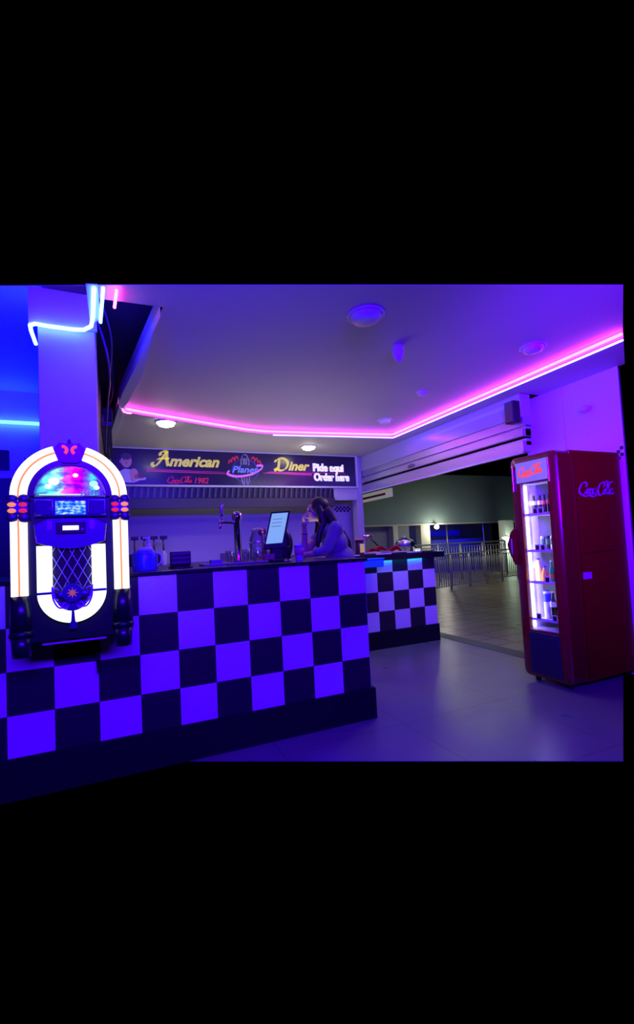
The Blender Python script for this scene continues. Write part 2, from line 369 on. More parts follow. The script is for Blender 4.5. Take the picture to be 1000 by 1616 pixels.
# ================================================================== CEILING FITTINGS
def downlight(x, y, on, label, r=.115):
    t = thing('downlight', label, 'ceiling light', (x, y, 2.74 if on else 2.80), 'round ceiling downlights')
    z = 2.74 if on else 2.80
    part('rim', B().lathe((x, y, z), [(r, 0), (r+.004, -.008), (r-.004, -.014), (r-.018, -.012), (r-.02, 0)], 36), M['smoke'], t)
    part('lens', B().lathe((x, y, z), [(r-.019, -.002), (r-.02, -.014), (r*.72, -.040), (r*.4, -.053), (0, -.056)], 36), glow('lamp_glow', (1.0, 0.93, 0.72), 14) if on else M['smoke'], t)
    if on:
        l = bpy.data.lights.new('downlight_beam', 'SPOT'); l.energy = 34; l.color = (1, .92, .78); l.spot_size = 2.6; l.spot_blend = .8; l.shadow_soft_size = .08
        o = bpy.data.objects.new('downlight_beam', l); COL.objects.link(o); o.location = (x, y, z-.03)
downlight(.54, 5.2, True, 'lit round downlight in the soffit above the word American')
downlight(2.64, 6.03, True, 'lit round downlight in the soffit above the word Diner')
downlight(1.57, 2.52, False, 'unlit round downlight at the top of the photo, nearest the camera', .125)
downlight(3.14, 2.53, False, 'unlit round downlight beside the neon line above the fridge', .10)
downlight(3.12, 4.70, False, 'faint unlit round downlight near the inner corner of the neon line', .09)
t = thing('motion_sensor', 'white wedge shaped motion sensor hanging from the ceiling centre', 'sensor', (2.05, 2.85, 2.80))
part('mount', B().lathe((2.05, 2.85, 2.80), [(.035, 0), (.035, -.015), (.02, -.02)], 20), M['smoke'], t)
part('body', B().lathe((2.05, 2.85, 2.79), [(.025, 0), (.052, -.015), (.05, -.055), (.032, -.105), (.012, -.125)], 20, sy=.75), M['paint'], t)
t = thing('smoke_detector', 'small white round smoke detector on the ceiling', 'smoke detector', (2.92, 3.69, 2.80))
part('base', B().lathe((2.92, 3.69, 2.80), [(.055, 0), (.055, -.014), (.05, -.02)], 24), M['smoke'], t)
part('sensor_head', B().lathe((2.92, 3.69, 2.78), [(.042, 0), (.038, -.018), (.02, -.028), (0, -.03)], 24), M['smoke'], t)
t = thing('loudspeaker', 'black box loudspeaker at the end of the beam by the right wall', 'speaker', (3.83, 3.36, 2.44))
part('cabinet', B().box(3.75, 3.849, 3.30, 3.42, 2.43, 2.66, bev=.012), M['bplast'], t)
part('grille', B().box(3.742, 3.752, 3.31, 3.41, 2.44, 2.65, bev=.003), M['dsteel'], t)
t = thing('security_camera', 'small white dome device on the violet right wall', 'camera', (4.14, 2.80, 2.42))
part('base', B().lathe((4.115, 2.80, 2.44), [(.045, 0), (.045, .02), (.03, .03)], 18), M['smoke'], t)
part('dome', B().ell((4.10, 2.80, 2.44), (.04, .05, .035)), M['smoke'], t)
t = thing('shutter_fitting', 'small oval grey fitting on the shutter rail', 'fitting', (3.85, 5.2, 2.33))
part('body', B().ell((3.845, 5.2, 2.33), (.018, .085, .026)), M['steel'], t)
# cables in the void
for k, (pts, lab) in enumerate([([(-.09, 3.3, 2.9), (-.03, 3.4, 2.7), (-.02, 3.7, 2.6), (-.04, 4.2, 2.62), (-.07, 4.6, 2.4), (-.08, 4.9, 2.3)], 'long violet cable looping down beside the pillar'),
        ([(-.05, 3.2, 2.95), (0.0, 3.5, 2.85), (-.02, 4.0, 2.75), (-.06, 4.5, 2.55)], 'upper dark cable hanging in the gap beside the pillar'),
        ([(0.0, 4.0, 3.1), (.0, 4.6, 2.85), (-.05, 5.2, 2.8), (-.06, 5.6, 2.4)], 'rear dark cable hanging in the gap left of the menu sign')]):
    solo('hanging_cable', B().tube(spline(pts, 6), .007, 8), mat('cable_sheath', (0.12, .05, .16), .4), lab, 'cable', 'loose cables beside the pillar')
t = thing('cable_tray', 'dark metal cable tray and box in the gap beside the pillar', 'cable tray', (-.05, 5.2, 2.55))
part('tray', B().box(-.10, -.02, 4.6, 6.2, 2.50, 2.54).box(-.10, -.09, 4.6, 6.2, 2.54, 2.60), M['dsteel'], t)
part('junction_box', B().box(-.10, -.01, 4.75, 4.95, 2.60, 2.72, bev=.006), M['bplast'], t)

# ================================================================== COUNTERS
def checker(b, x0, x1, xa, cell, zt, rows, h, y, th, par, z0):
    # x0..x1 extents, xa: reference column start; rows of height h down from zt
    i0 = math.floor((x0-xa)/cell+1e-6)
    i = i0
    while xa+i*cell < x1-1e-4:
        a, c = max(x0, xa+i*cell), min(x1, xa+(i+1)*cell)
        for j in range(rows):
            top = zt-j*h; bot = max(zt-(j+1)*h, z0)
            w = (i+j+par) % 2 == 0
            b.box(a+.0008, c-.0008, y, y+th, bot+.0008, top-.0008, 1 if w else 0)
        i += 1
    b.box(x0, x1, y+.002, y+th+.02, z0, zt, 0)
    return b
# main counter
t = thing('checkered_counter', 'long bar counter faced in large white and black squares behind the jukebox', 'counter', (.5, 3.2, 0))
part('front_panel', checker(B(), -1.05, 1.671, .1098, .223, 1.136, 4, .2326, 2.893, .03, 0, .217), [M['black'], M['white']], t)
part('end_panel', B().box(1.63, 1.668, 2.944, 3.62, 0.21, 1.135), M['black'], t)
part('plinth', B().box(-1.05, 1.700, 2.878, 2.93, 0, .217, bev=.002).box(1.64, 1.70, 2.93, 3.64, 0, .217), M['plinth'], t)
part('worktop', B().box(-.07, 1.69, 2.88, 3.99, 1.136, 1.160, bev=.003).box(-1.05, -.45, 2.88, 3.68, 1.136, 1.160, bev=.003).box(-.46, -.06, 2.88, 3.17, 1.137, 1.1595), M['worktop'], t)
part('back_shelf', B().box(-.07, 1.62, 3.0, 3.6, .6, .62).box(1.60, 1.63, 3.0, 3.6, 0, 1.13), M['plinth'], t)
# low wing counter
t = thing('checkered_counter', 'shorter far counter with smaller looking checks beside the opening to the hall', 'counter', (2.9, 5.0, 0))
part('front_panel', checker(B(), 1.75, 3.712, 1.741, .2230, 1.136, 4, .2326, 4.66, .03, 1, .207), [M['black'], M['white']], t)
part('plinth', B().box(1.75, 3.722, 4.64, 4.70, 0, .207, bev=.002).box(3.67, 3.722, 4.70, 5.35, 0, .207), M['plinth'], t)
part('end_panel', B().box(3.67, 3.71, 4.711, 5.35, .205, 1.04), M['black'], t)
part('worktop', B().box(1.75, 3.83, 4.60, 5.40, 1.088, 1.122, bev=.003).box(1.75, 3.83, 4.60, 4.612, 1.048, 1.088), M['worktop'], t)
cyan_t = glow('cyan_tape', (0.0, .45, 1.0), 26)
solo('led_tape', B().box(2.60, 3.55, 4.635, 4.65, 1.078, 1.0875), cyan_t, 'thin cyan led tape under the worktop edge of the far counter', 'light')
t = thing('storage_box', 'box painted as if cyan lit, sticking out under the far counter top', 'box', (2.62, 4.5, 0.98))
part('body', B().box(2.50, 2.83, 4.45, 4.595, .985, 1.075, bev=.006), mat('cyan_lit_box', (.02, .30, .75), .4), t)  # cyan led light painted into the colour of box and lid
part('lid', B().box(2.50, 2.84, 4.445, 4.597, 1.0755, 1.087, bev=.003), mat('cyan_lit_lid', (.03, .36, .8), .4), t)

# ================================================================== JUKEBOX
JX, JY = -.208, 2.55
t = thing('jukebox', 'glowing arched retro jukebox with white light tubes on a small shelf by the pillar', 'jukebox', (JX, 2.68, .86))
def arc(cx, cz, r, a0, a1, n=20): return [(cx+r*math.cos(math.radians(a0+(a1-a0)*k/n)), cz+r*math.sin(math.radians(a0+(a1-a0)*k/n))) for k in range(n+1)]
CZ = 1.58
body = [(JX-.20, .865), (JX+.20, .865), (JX+.235, .90)]+arc(JX, CZ, .235, 0, 180, 28)+[(JX-.235, .90)]
part('cabinet', B().prism(body, 'y', JY+.02, JY+.25), M['gblack'], t)
# outer light tubes, made of two rounded white bars with an orange line
tube_m = glow('tube_glow', (1.0, .93, .82), 1.6); line_m = glow('orange_line', (1.0, .33, .08), 1.0)
for sgn, nm in ((-1, 'left'), (1, 'right')):
    a0, a1 = (180, 107) if sgn < 0 else (0, 73)
    for (ra, rb, yy) in ((.263, .229, 0), (.224, .190, 0)):
        rm = (ra+rb)/2; w = (ra-rb)/2
        pts = [(JX+sgn*rm, z) for z in (1.095, 1.2, 1.3, 1.4, 1.5)]+arc(JX, CZ, rm, a0, a1, 16)
        path = [(x, JY+.005, z) for x, z in pts]
        part('light_tube', B().tube(path, w, 14), tube_m, t, 'white glowing light tube')
    pts = [(JX+sgn*.2265, z) for z in (1.095, 1.25, 1.4, 1.5)]+arc(JX, CZ, .2265, a0, a1, 16)
    part('neon_line', B().tube([(x, JY-.007, z) for x, z in pts], .0042, 8), line_m, t, 'thin orange line between light tubes')
    # clip with four red lenses
    cx = JX+sgn*.2265
    c = part('side_clip', B().box(cx-.046, cx+.046, JY-.022, JY+.04, 1.485, 1.555, bev=.012)
             .ell((cx-.024, JY-.005, 1.565), (.026, .02, .022)).ell((cx+.024, JY-.005, 1.565), (.026, .02, .024))
             .ell((cx-.024, JY-.005, 1.476), (.026, .02, .024)).ell((cx+.024, JY-.005, 1.474), (.026, .02, .026)), M['purple_metal'], t, 'violet chrome clip')
    for q in (0, 1):
        for w_ in (0, 1):
            x = cx-.023+w_*.046; z = 1.506+q*.030
            hot = (w_ == 1) if sgn > 0 else (w_ == 0)
            part('lens', B().ell((x, JY-.024, z), (.018, .008, .011)), glow('lens_orange', (1, .22, .05), 1.3) if hot else glow('lens_red', (1, .02, .03), .8), c)
    # foot columns under the tubes
    part('column_base', B().cyl((cx, JY+.03, .92), (cx, JY+.03, 1.095), .050, .042, 24).cyl((cx, JY+.03, .90), (cx, JY+.03, .925), .055, .05, 24)
         .cyl((cx, JY+.03, .80), (cx, JY+.03, .90), .040, .046, 24).box(cx-.05, cx+.05, JY+.03, JY+.22, .88, 1.10, bev=.006), M['gblack'], t)
# crown
part('crown', B().prism([(JX-.072, 1.815), (JX-.052, 1.76), (JX-.03, 1.748), (JX+.03, 1.748), (JX+.052, 1.76), (JX+.072, 1.815), (JX+.045, 1.85), (JX+.02, 1.842), (JX, 1.858), (JX-.02, 1.842), (JX-.045, 1.85)], 'y', JY-.015, JY+.05)
     .ell((JX, JY-.015, 1.855), (.008, .008, .012)), M['purple_metal'], t)
for sg in (-1, 1):
    p = arc(JX+sg*.03, 1.81, .018, 100 if sg < 0 else 80, -60 if sg < 0 else 240, 8)
    part('crown_lens', B().tube([(x, JY-.02, z) for x, z in p], .0075, 8), glow('lens_red2', (1, .05, .08), 1.2), t, 'red curved glowing lens')
# dark inner arch ring and dome window
part('inner_arch', B().strip(arc(JX, CZ, .188, 0, 180, 28), arc(JX, CZ, .160, 0, 180, 28), 'y', JY, JY+.03), M['gblack'], t)
part('dome_frame', B().tube([(x, JY+.0, z) for x, z in arc(JX, CZ-.005, .158, 0, 180, 28)], .003, 8).tube([(JX-.158, JY, CZ-.002), (JX+.158, JY, CZ-.002)], .004, 8), M['silver'], t)
def window_mat():
    m = bpy.data.materials.new('disco_window'); m.use_nodes = True; nt = m.node_tree; b = nt.nodes['Principled BSDF']
    tc = nt.nodes.new('ShaderNodeTexCoord'); sp = nt.nodes.new('ShaderNodeSeparateXYZ')
    nt.links.new(tc.outputs['Generated'], sp.inputs[0])
    cr = nt.nodes.new('ShaderNodeValToRGB'); cr.color_ramp.elements[0].color = (.02, .30, .35, 1); cr.color_ramp.elements[0].position = 0.0
    cr.color_ramp.elements[1].color = (.06, .02, .7, 1); cr.color_ramp.elements[1].position = 1.0
    for p, c in [(.2, (.12, .85, .8, 1)), (.36, (.35, .75, .65, 1)), (.41, (.75, .1, .5, 1)), (.55, (.9, 0, .75, 1)), (.68, (.4, 0, .8, 1)), (.76, (.1, .1, .9, 1)), (.84, (.0, .6, .85, 1)), (.91, (.06, .02, .7, 1))]:
        e = cr.color_ramp.elements.new(p); e.color = c
    n = nt.nodes.new('ShaderNodeTexNoise'); n.inputs['Scale'].default_value = 5; n.inputs['Detail'].default_value = 3
    nt.links.new(tc.outputs['Generated'], n.inputs['Vector'])
    ad = nt.nodes.new('ShaderNodeMath'); ad.operation = 'MULTIPLY_ADD'; ad.inputs[1].default_value = .25
    nt.links.new(n.outputs['Fac'], ad.inputs[0])
    sb = nt.nodes.new('ShaderNodeMath'); sb.operation = 'SUBTRACT'; sb.inputs[1].default_value = .125
    nt.links.new(sp.outputs['X'], sb.inputs[0]); nt.links.new(sb.outputs[0], ad.inputs[2])
    nt.links.new(ad.outputs[0], cr.inputs[0])
    nt.links.new(cr.outputs[0], b.inputs['Emission Color'])
    n2 = nt.nodes.new('ShaderNodeTexNoise'); n2.inputs['Scale'].default_value = 4.5; nt.links.new(tc.outputs['Generated'], n2.inputs['Vector'])
    mr = nt.nodes.new('ShaderNodeMapRange'); mr.inputs[1].default_value = .38; mr.inputs[2].default_value = .66; mr.inputs[3].default_value = .35; mr.inputs[4].default_value = 2.0
    nt.links.new(n2.outputs['Fac'], mr.inputs[0]); nt.links.new(mr.outputs[0], b.inputs['Emission Strength'])
    b.inputs['Base Color'].default_value = (.02, .02, .05, 1); b.inputs['Roughness'].default_value = .2
    return m
dm = part('dome_window', B().prism(arc(JX, CZ, .156, 2, 178, 28), 'y', JY+.012, JY+.03), window_mat(), t, 'half round window lit turquoise and magenta')
for (x, z, r, c, s) in ((-.075, .075, .024, (.7, 1, 1), 2.2), (-.10, .05, .015, (.6, 1, 1), 2.0), (.022, .108, .012, (1, .75, 1), 4), (.105, .065, .020, (.3, .9, 1), 1.6), (.118, .045, .014, (.6, 1, 1), 1.8)):
    part('party_lamp', B().ell((JX+x, JY+.012, CZ+z), (r, .006, r*.8)), glow('party_lamp', c, s), dm)
part('record_deck', B().lathe((JX-.04, JY+.01, CZ+.006), [(0, 0), (.10, 0), (.10, .005), (0, .006)], 28, sy=.08), glow('deck_glow', (.5, 1, .9), 1.0), t)
for k in range(6): part('record_title', B().box(JX+.045+k*.016, JX+.053+k*.016, JY+.004, JY+.011, CZ+.006, CZ+.026+.006*(k % 2)), glow('title_glow', (.3, .2, .9), .5), t)
# title bar with screen and side speakers
part('title_bar', B().box(JX-.165, JX+.165, JY-.004, JY+.03, 1.475, 1.572, bev=.006), mat('navy_lacquer', (.03, .02, .20), .25), t)
for sg in (-1, 1):
    c = JX+sg*.118
    part('side_display', B().box(c-.035, c+.035, JY-.008, JY-.003, 1.488, 1.556), glow('side_blue', (0, 0, .5), .55), t, 'plain dark blue side display')
    part('display_frame', B().tube([(c-.037, JY-.007, 1.486), (c+.037, JY-.007, 1.486), (c+.037, JY-.007, 1.559), (c-.037, JY-.007, 1.559), (c-.037, JY-.007, 1.486)], .003, 6), M['silver'], t)
scr = bpy.data.materials.new('jukebox_screen'); scr.use_nodes = True; nt = scr.node_tree
tc = nt.nodes.new('ShaderNodeTexCoord'); n = nt.nodes.new('ShaderNodeTexNoise'); n.inputs['Scale'].default_value = 6; n.inputs['Detail'].default_value = 6
nt.links.new(tc.outputs['Generated'], n.inputs['Vector'])
cr = nt.nodes.new('ShaderNodeValToRGB'); cr.color_ramp.elements[0].position = .38; cr.color_ramp.elements[0].color = (0, .03, .8, 1); cr.color_ramp.elements[1].position = .64; cr.color_ramp.elements[1].color = (.7, .9, 1, 1)
e = cr.color_ramp.elements.new(.5); e.color = (.02, .3, 1, 1)
nt.links.new(n.outputs['Fac'], cr.inputs[0]); pb = nt.nodes['Principled BSDF']; nt.links.new(cr.outputs[0], pb.inputs['Emission Color']); pb.inputs['Emission Strength'].default_value = 1.0; pb.inputs['Base Color'].default_value = (0, 0, 0, 1)
part('screen', B().box(JX-.068, JX+.066, JY-.010, JY-.003, 1.487, 1.554), scr, t, 'bright blue picture screen')
# apron with slot
part('apron', B().prism([(JX-.158, 1.435), (JX-.15, 1.35), (JX-.11, 1.335), (JX-.05, 1.318), (JX, 1.314), (JX+.05, 1.318), (JX+.11, 1.335), (JX+.15, 1.35), (JX+.158, 1.435), (JX+.10, 1.465), (JX-.10, 1.465)], 'y', JY-.018, JY+.03), mat('violet_lacquer', (.12, .05, .28), .3), t)
for sg in (-1, 1):
    part('apron_trim', B().tube([(JX+sg*.158, JY-.018, 1.435), (JX+sg*.15, JY-.018, 1.35), (JX+sg*.11, JY-.018, 1.335)], .003, 6), M['silver'], t)
    part('apron_plate', B().box(JX+sg*.0935-.0115, JX+sg*.0935+.0115, JY-.021, JY-.017, 1.41, 1.455), M['silver'], t)
sl = part('slot_panel', B().box(JX-.066, JX+.064, JY-.026, JY-.017, 1.388, 1.446, bev=.003), M['bplast'], t)
part('slot_light', B().box(JX-.036, JX+.034, JY-.030, JY-.0255, 1.407, 1.428), glow('slot_white', (1, 1, 1), 2), sl)
part('slot_button', B().cyl((JX+.05, JY-.031, 1.41), (JX+.05, JY-.025, 1.41), .006), M['silver'], sl)
# grille, lattice and U tube
part('grille', B().prism([(JX-.155, 1.34), (JX-.155, 1.10)]+arc(JX, 1.10, .155, 180, 360, 20)+[(JX+.155, 1.34)], 'y', JY+.008, JY+.02), mat('speaker_cloth', (.05, .025, .04), .9, noise=.4, nscale=200), t)
lat = B()
for k in range(-5, 6):
    for sg in (-1, 1):
        # lines x = k*0.05 + sg*(z-1.22)*0.42, clipped to the inner window
        pts = []
        for q in range(41):
            z = 1.06+q*(1.335-1.06)/40; x = k*.046+sg*(z-1.20)*.52
            if abs(x) < .088: pts.append((JX+x, JY+.004, z))
        if len(pts) > 2: lat.tube([pts[0], pts[-1]], .0019, 6)
part('lattice', lat, mat('pale_lattice', (.55, .60, .80), .35), t, 'silver diamond lattice')
u_m = glow('u_glow', (.90, 1.0, .93), 1.5)
Uo = [(JX-.153, 1.332), (JX-.153, 1.22), (JX-.153, 1.10)]+arc(JX, 1.10, .153, 180, 360, 28)[1:-1]+[(JX+.153, 1.10), (JX+.153, 1.22), (JX+.153, 1.332)]
Ui = [(JX-.088, 1.332), (JX-.088, 1.22), (JX-.088, 1.10)]+arc(JX, 1.10, .088, 180, 360, 28)[1:-1]+[(JX+.088, 1.10), (JX+.088, 1.22), (JX+.088, 1.332)]
part('u_light', B().strip(Uo, Ui, 'y', JY-.010, JY+.012), u_m, t, 'wide white glowing U shaped light')
med = part('medallion', B().cyl((JX, JY-.028, 1.095), (JX, JY, 1.095), .044, .05, 28).ell((JX-.05, JY-.01, 1.085), (.03, .012, .022)).ell((JX+.05, JY-.01, 1.085), (.03, .012, .022)).prism(arc(JX, 1.08, .075, 200, 340, 10), 'y', JY-.012, JY), M['purple_metal'], t, 'dark violet medallion')
star = []
for k in range(16):
    r = .026 if k % 2 == 0 else .010; a = math.radians(k*22.5); star.append((JX+r*math.cos(a), 1.095+r*math.sin(a)))
part('star', B().prism(star, 'y', JY-.034, JY-.0275), mat('orange_star', (.9, .25, .06), .4, emit=(1, .25, .06), strength=.25), med, 'orange eight pointed star')
sw = B()
for sg in (-1, 1):
    for pts in ([(.018, 1.035), (.03, 1.02), (.045, 1.026), (.042, 1.044), (.03, 1.042)], [(.05, 1.04), (.07, 1.06), (.085, 1.10), (.075, 1.12), (.06, 1.11)], [(.02, 1.03), (.06, 1.025), (.085, 1.07), (.088, 1.13)]):
        sw.tube([(JX+sg*x, JY-.014, z) for x, z in spline(pts, 5)], .0045, 6)
part('scrollwork', sw, mat('pale_scroll', (.5, .55, .8), .35), med)
for sg in (-1, 1): part('side_clasp', B().box(JX+sg*.114-.039, JX+sg*.114+.039, JY-.016, JY-.008, 1.094, 1.106), M['purple_metal'], t)
part('clasp', B().prism([(JX-.004, 1.03), (JX+.004, 1.03), (JX+.009, .955), (JX+.016, .945), (JX+.016, .918), (JX-.016, .918), (JX-.016, .945), (JX-.009, .955)], 'y', JY-.020, JY-.008), M['purple_metal'], t)
t = thing('wall_bracket', 'small shelf on a black bracket holding up the jukebox', 'shelf', (-.21, 2.80, .61))
part('shelf', B().box(-.352, -.062, 2.60, 2.876, .840, .863, bev=.003), M['paint'], t, 'pale shelf board')
part('bracket', B().box(-.325, -.10, 2.84, 2.876, .742, .8395), M['plinth'], t)
part('brace', B().prism([(-.128, .742), (-.10, .742), (-.107, .615), (-.119, .61)], 'y', 2.845, 2.872), M['plinth'], t)

# ================================================================== MENU SIGN
SX0, SX1, SZ0, SZ1, SY = -.045, 3.705, 2.222, 2.722, 6.55
t = thing('menu_sign', 'long dark sign board reading American Diner above the kitchen', 'sign', (1.83, 6.58, 2.222))
part('board', B().box(SX0, SX1, SY, SY+.08, SZ0, SZ1), mat('sign_print', (.022, .010, .055), .25, coat=.1), t)
fr = B().box(SX0-.01, SX1+.01, SY-.015, SY+.08, SZ0-.025, SZ0).box(SX0-.01, SX1+.01, SY-.015, SY+.08, SZ1, SZ1+.016).box(SX0-.012, SX0+.0, SY-.015, SY+.08, SZ0, SZ1).box(SX1, SX1+.035, SY-.015, SY+.08, SZ0-.025, SZ1+.016)
part('frame', fr, M['paint'], t, 'white frame')
ys = SY-.003
yel = mat('sign_yellow', (.85, .78, .10), .4, emit=(.8, .72, .1), strength=.30); redp = mat('sign_red', (.75, .02, .06), .4, emit=(.8, .03, .1), strength=.18)
def P_(ox, oz, s, sx=None): return lambda x, y: (ox+x*(sx or s), ys, oz+y*s)
b = B(); pl = P_(.475, 2.50, .20)
for st in ([(.10, .22), (.0, .10), (.12, -.10), (.40, .10), (.75, .60), (1.02, 1.0)], [(1.02, 1.0), (1.0, .5), (1.06, .02), (1.2, .06)], [(.35, .42), (.7, .50), (1.15, .46)], [(1.02, 1.0), (.7, .98), (.55, .80), (.62, .70)]): ribbon(b, st, .17, .5, pl)
part('lettering', b, yel, t, 'yellow script capital A')
part('lettering', text('merican', (.70, ys, 2.495), .155, shear=.35, bold=.04, width=.72), yel, t, 'yellow slanted letters merican')
b = B(); pl = P_(2.27, 2.46, .19)
for st in ([(.45, .95), (.40, .5), (.3, .1), (.12, .0), (.05, .15), (.2, .2), (.5, .02), (.95, .15), (1.2, .6), (1.0, .95), (.6, 1.05), (.2, .9), (.1, .7)],): ribbon(b, st, .18, .5, pl)
part('lettering', b, yel, t, 'yellow script capital D')
part('lettering', text('iner', (2.50, ys, 2.475), .145, shear=.35, bold=.04, width=.37), yel, t, 'yellow slanted letters iner')
part('logo', cola_script(lambda x, y: (.67+x*.09, ys, 2.255+y*.085), .16), redp, t, 'small red script wordmark')
part('lettering', text('1982', (1.05, ys, 2.250), .085, shear=.2, bold=.015, width=.20), redp, t, 'red numerals 1982')
pk = mat('sign_pink', (.65, .04, .25), .4, emit=(.7, .05, .3), strength=.12)
part('stripe', B().prism([(.40, 2.43), (1.50, 2.415), (1.50, 2.42), (.42, 2.445)], 'y', ys, ys+.002).prism([(.40, 2.405), (1.52, 2.392), (1.52, 2.40), (.40, 2.425)], 'y', ys, ys+.002), pk, t, 'thin pink stripes under American')
part('stripe', B().prism([(2.07, 2.415), (2.90, 2.395), (2.90, 2.435), (2.2, 2.445)], 'y', ys, ys+.002).prism([(2.90, 2.432), (3.52, 2.432), (3.52, 2.440), (2.90, 2.444)], 'y', ys, ys+.002), pk, t, 'pink stripe under Diner')
heavy = lambda f: merge([f(0), f(.007), f(.014)])
wl = mat('sign_white', (.85, .82, .9), .4, emit=(.8, .75, .9), strength=.30)
part('lettering', heavy(lambda d: text('Pide aqui', (2.92+d, ys, 2.470), .125, bold=.045, width=.55)), wl, t, 'white heavy letters Pide aqui')
part('lettering', heavy(lambda d: text('Order here', (2.93+d, ys, 2.315), .125, bold=.045, width=.64)), wl, t, 'white heavy letters Order here')
# planet emblem
LX, LZ = 1.805, 2.45
em = B(); blu = 1
ribbon(em, [(LX+.20*math.cos(a), LZ+.17*math.sin(a)) for a in [k*math.pi/8 for k in range(16)]], .008, .5, lambda x, y: (x, ys, y), 1, True)
ribbon(em, [(LX-.24, LZ-.01), (LX-.28, LZ-.05), (LX-.15, LZ-.09), (LX+.08, LZ-.06), (LX+.25, LZ+.03), (LX+.27, LZ+.08), (LX+.18, LZ+.08)], .026, 1.2, lambda x, y: (x, ys-.001, y), 0)
tow = [(-.06, .08), (-.06, .16), (-.045, .20), (-.03, .23), (0, .245), (.03, .23), (.045, .20), (.06, .16), (.06, .08)]
ribbon(em, [(LX+x, LZ+y) for x, y in tow], .012, .8, lambda x, y: (x, ys-.001, y), 2)
for xx in (-.025, 0, .025): ribbon(em, [(LX+xx, LZ+.09), (LX+xx, LZ+.19)], .010, 0.1, lambda x, y: (x, ys-.001, y), 2)
ft = [(-.06, -.10), (-.055, -.16), (-.03, -.215), (0, -.23), (.03, -.215), (.055, -.16), (.06, -.10)]
ribbon(em, [(LX+x, LZ+y) for x, y in ft], .012, .8, lambda x, y: (x, ys-.001, y), 2)
for xx in (-.02, .02): ribbon(em, [(LX+xx, LZ-.11), (LX+xx, LZ-.20)], .010, 0.1, lambda x, y: (x, ys-.001, y), 2)
for sg in (-1, 1):
    for k, st in enumerate(([(.10, .17), (.13, .22), (.15, .17)], [(.15, .14), (.18, .20), (.21, .13)], [(.20, .12), (.23, .16), (.25, .10)])):
        ribbon(em, [(LX+sg*x, LZ+y) for x, y in st], .016, .4, lambda x, y: (x, ys-.001, y), 3)
part('emblem', em, [mat('emblem_pink', (.8, .2, .7), .4, emit=(.8, .2, .8), strength=.35), mat('emblem_blue', (.05, .08, .6), .4, emit=(.05, .1, .8), strength=.2), mat('emblem_grey', (.45, .45, .45), .4), redp], t, 'round planet emblem with pink ring and grey spire')
part('lettering', text('Planet', (LX-.20, ys-.002, LZ-.03), .10, shear=.3, bold=.02, width=.40), mat('planet_blue', (.15, .2, .9), .4, emit=(.2, .3, 1), strength=.45), t, 'blue script letters Planet')
# printed picture of a person biting a burger, flat art of the sign
def flat(poly, off): return [(x, ys-off, z) for x, z in poly]
pic = B()
def blob(cx, cz, rx, rz, mi, off, a0=0, a1=360): pic.quad(flat([(cx+rx*math.cos(math.radians(a0+(a1-a0)*k/20)), cz+rz*math.sin(math.radians(a0+(a1-a0)*k/20))) for k in range(20)], off), mi)
pic.quad(flat([(.03, 2.25), (.05, 2.40), (.12, 2.44), (.20, 2.43), (.26, 2.36), (.25, 2.25)], .0), 1)
blob(.145, 2.55, .068, .095, 0, .001); blob(.145, 2.612, .07, .045, 2, .0015, 0, 360); blob(.075, 2.54, .016, .028, 3, .002); blob(.12, 2.56, .009, .006, 2, .002); blob(.165, 2.56, .009, .006, 2, .002); blob(.145, 2.52, .010, .014, 4, .002)
blob(.235, 2.385, .055, .06, 0, .002); blob(.25, 2.31, .06, .055, 0, .0022); blob(.31, 2.33, .07, .05, 4, .0025); blob(.33, 2.345, .045, .03, 5, .003)
pic.quad(flat([(.22, 2.27), (.38, 2.29), (.40, 2.33), (.36, 2.31), (.24, 2.295)], .0032), 1)
part('picture', pic, [mat('print_skin', (.85, .42, .38), .4), mat('print_shirt', (.8, .78, .9), .4), mat('print_hair', (.10, .06, .10), .4), mat('print_grey', (.4, .35, .5), .4), mat('print_bun', (.55, .2, .15), .4), mat('print_burger', (.22, .06, .08), .4)], t, 'printed picture of a person holding a burger')
struct('trim_13', B().box(-.10, 3.75, 6.60, 6.66, 2.0, 2.222).box(-.10, 3.75, 6.63, 6.66, 2.722, 2.74), M['soffit'])

# ================================================================== KITCHEN HOOD AND BACK WALL
t = thing('range_hood', 'wide steel extractor hood with dark ribbed filters under the sign', 'extractor hood', (1.7, 6.9, 1.88))
part('canopy', B().box(-.05, 3.30, 6.56, 6.60, 1.89, 2.035, bev=.003).box(-.05, 3.30, 6.60, 7.19, 2.17, 2.19).box(3.27, 3.30, 6.60, 7.19, 1.89, 2.19), mat('hood_steel', (.075, .072, .08), .5, .6), t)
b = B().box(-.05, 3.27, 6.585, 6.60, 2.035, 2.195, 1)
k = 0
while -.04+k*.085 < 3.22:
    x = -.04+k*.085; b.prism([(x, 2.04), (x+.03, 2.04), (x+.05, 2.19), (x+.02, 2.19)], 'y', 6.555, 6.586, 0); k += 1
part('filters', b, [M['dsteel'], M['bplast']], t, 'row of dark slanted filter ribs')
b = B()
for i in range(9):
    for j in range(3):
        if (i+j) % 2: b.box(3.60+i*.036, 3.636+i*.036, 7.196, 7.2005, 1.85+j*.034, 1.884+j*.034)
struct('trim_14', b, M['black'])
t = thing('back_worktop', 'pale steel kitchen worktop along the back wall', 'worktop', (1.9, 6.8, 0))
part('top', B().box(-.08, 3.6, 6.5, 7.18, 1.06, 1.10, bev=.004), M['steel'], t)
part('cabinet', B().box(-.08, 3.6, 6.55, 7.15, 0, 1.06), M['soffit'], t)
t = thing('dark_appliance', 'low dark appliance on the back worktop behind the pump bottles', 'appliance', (.4, 6.8, 1.1))
part('body', B().box(.15, .62, 6.62, 6.95, 1.10, 1.27, bev=.01), M['bplast'], t)
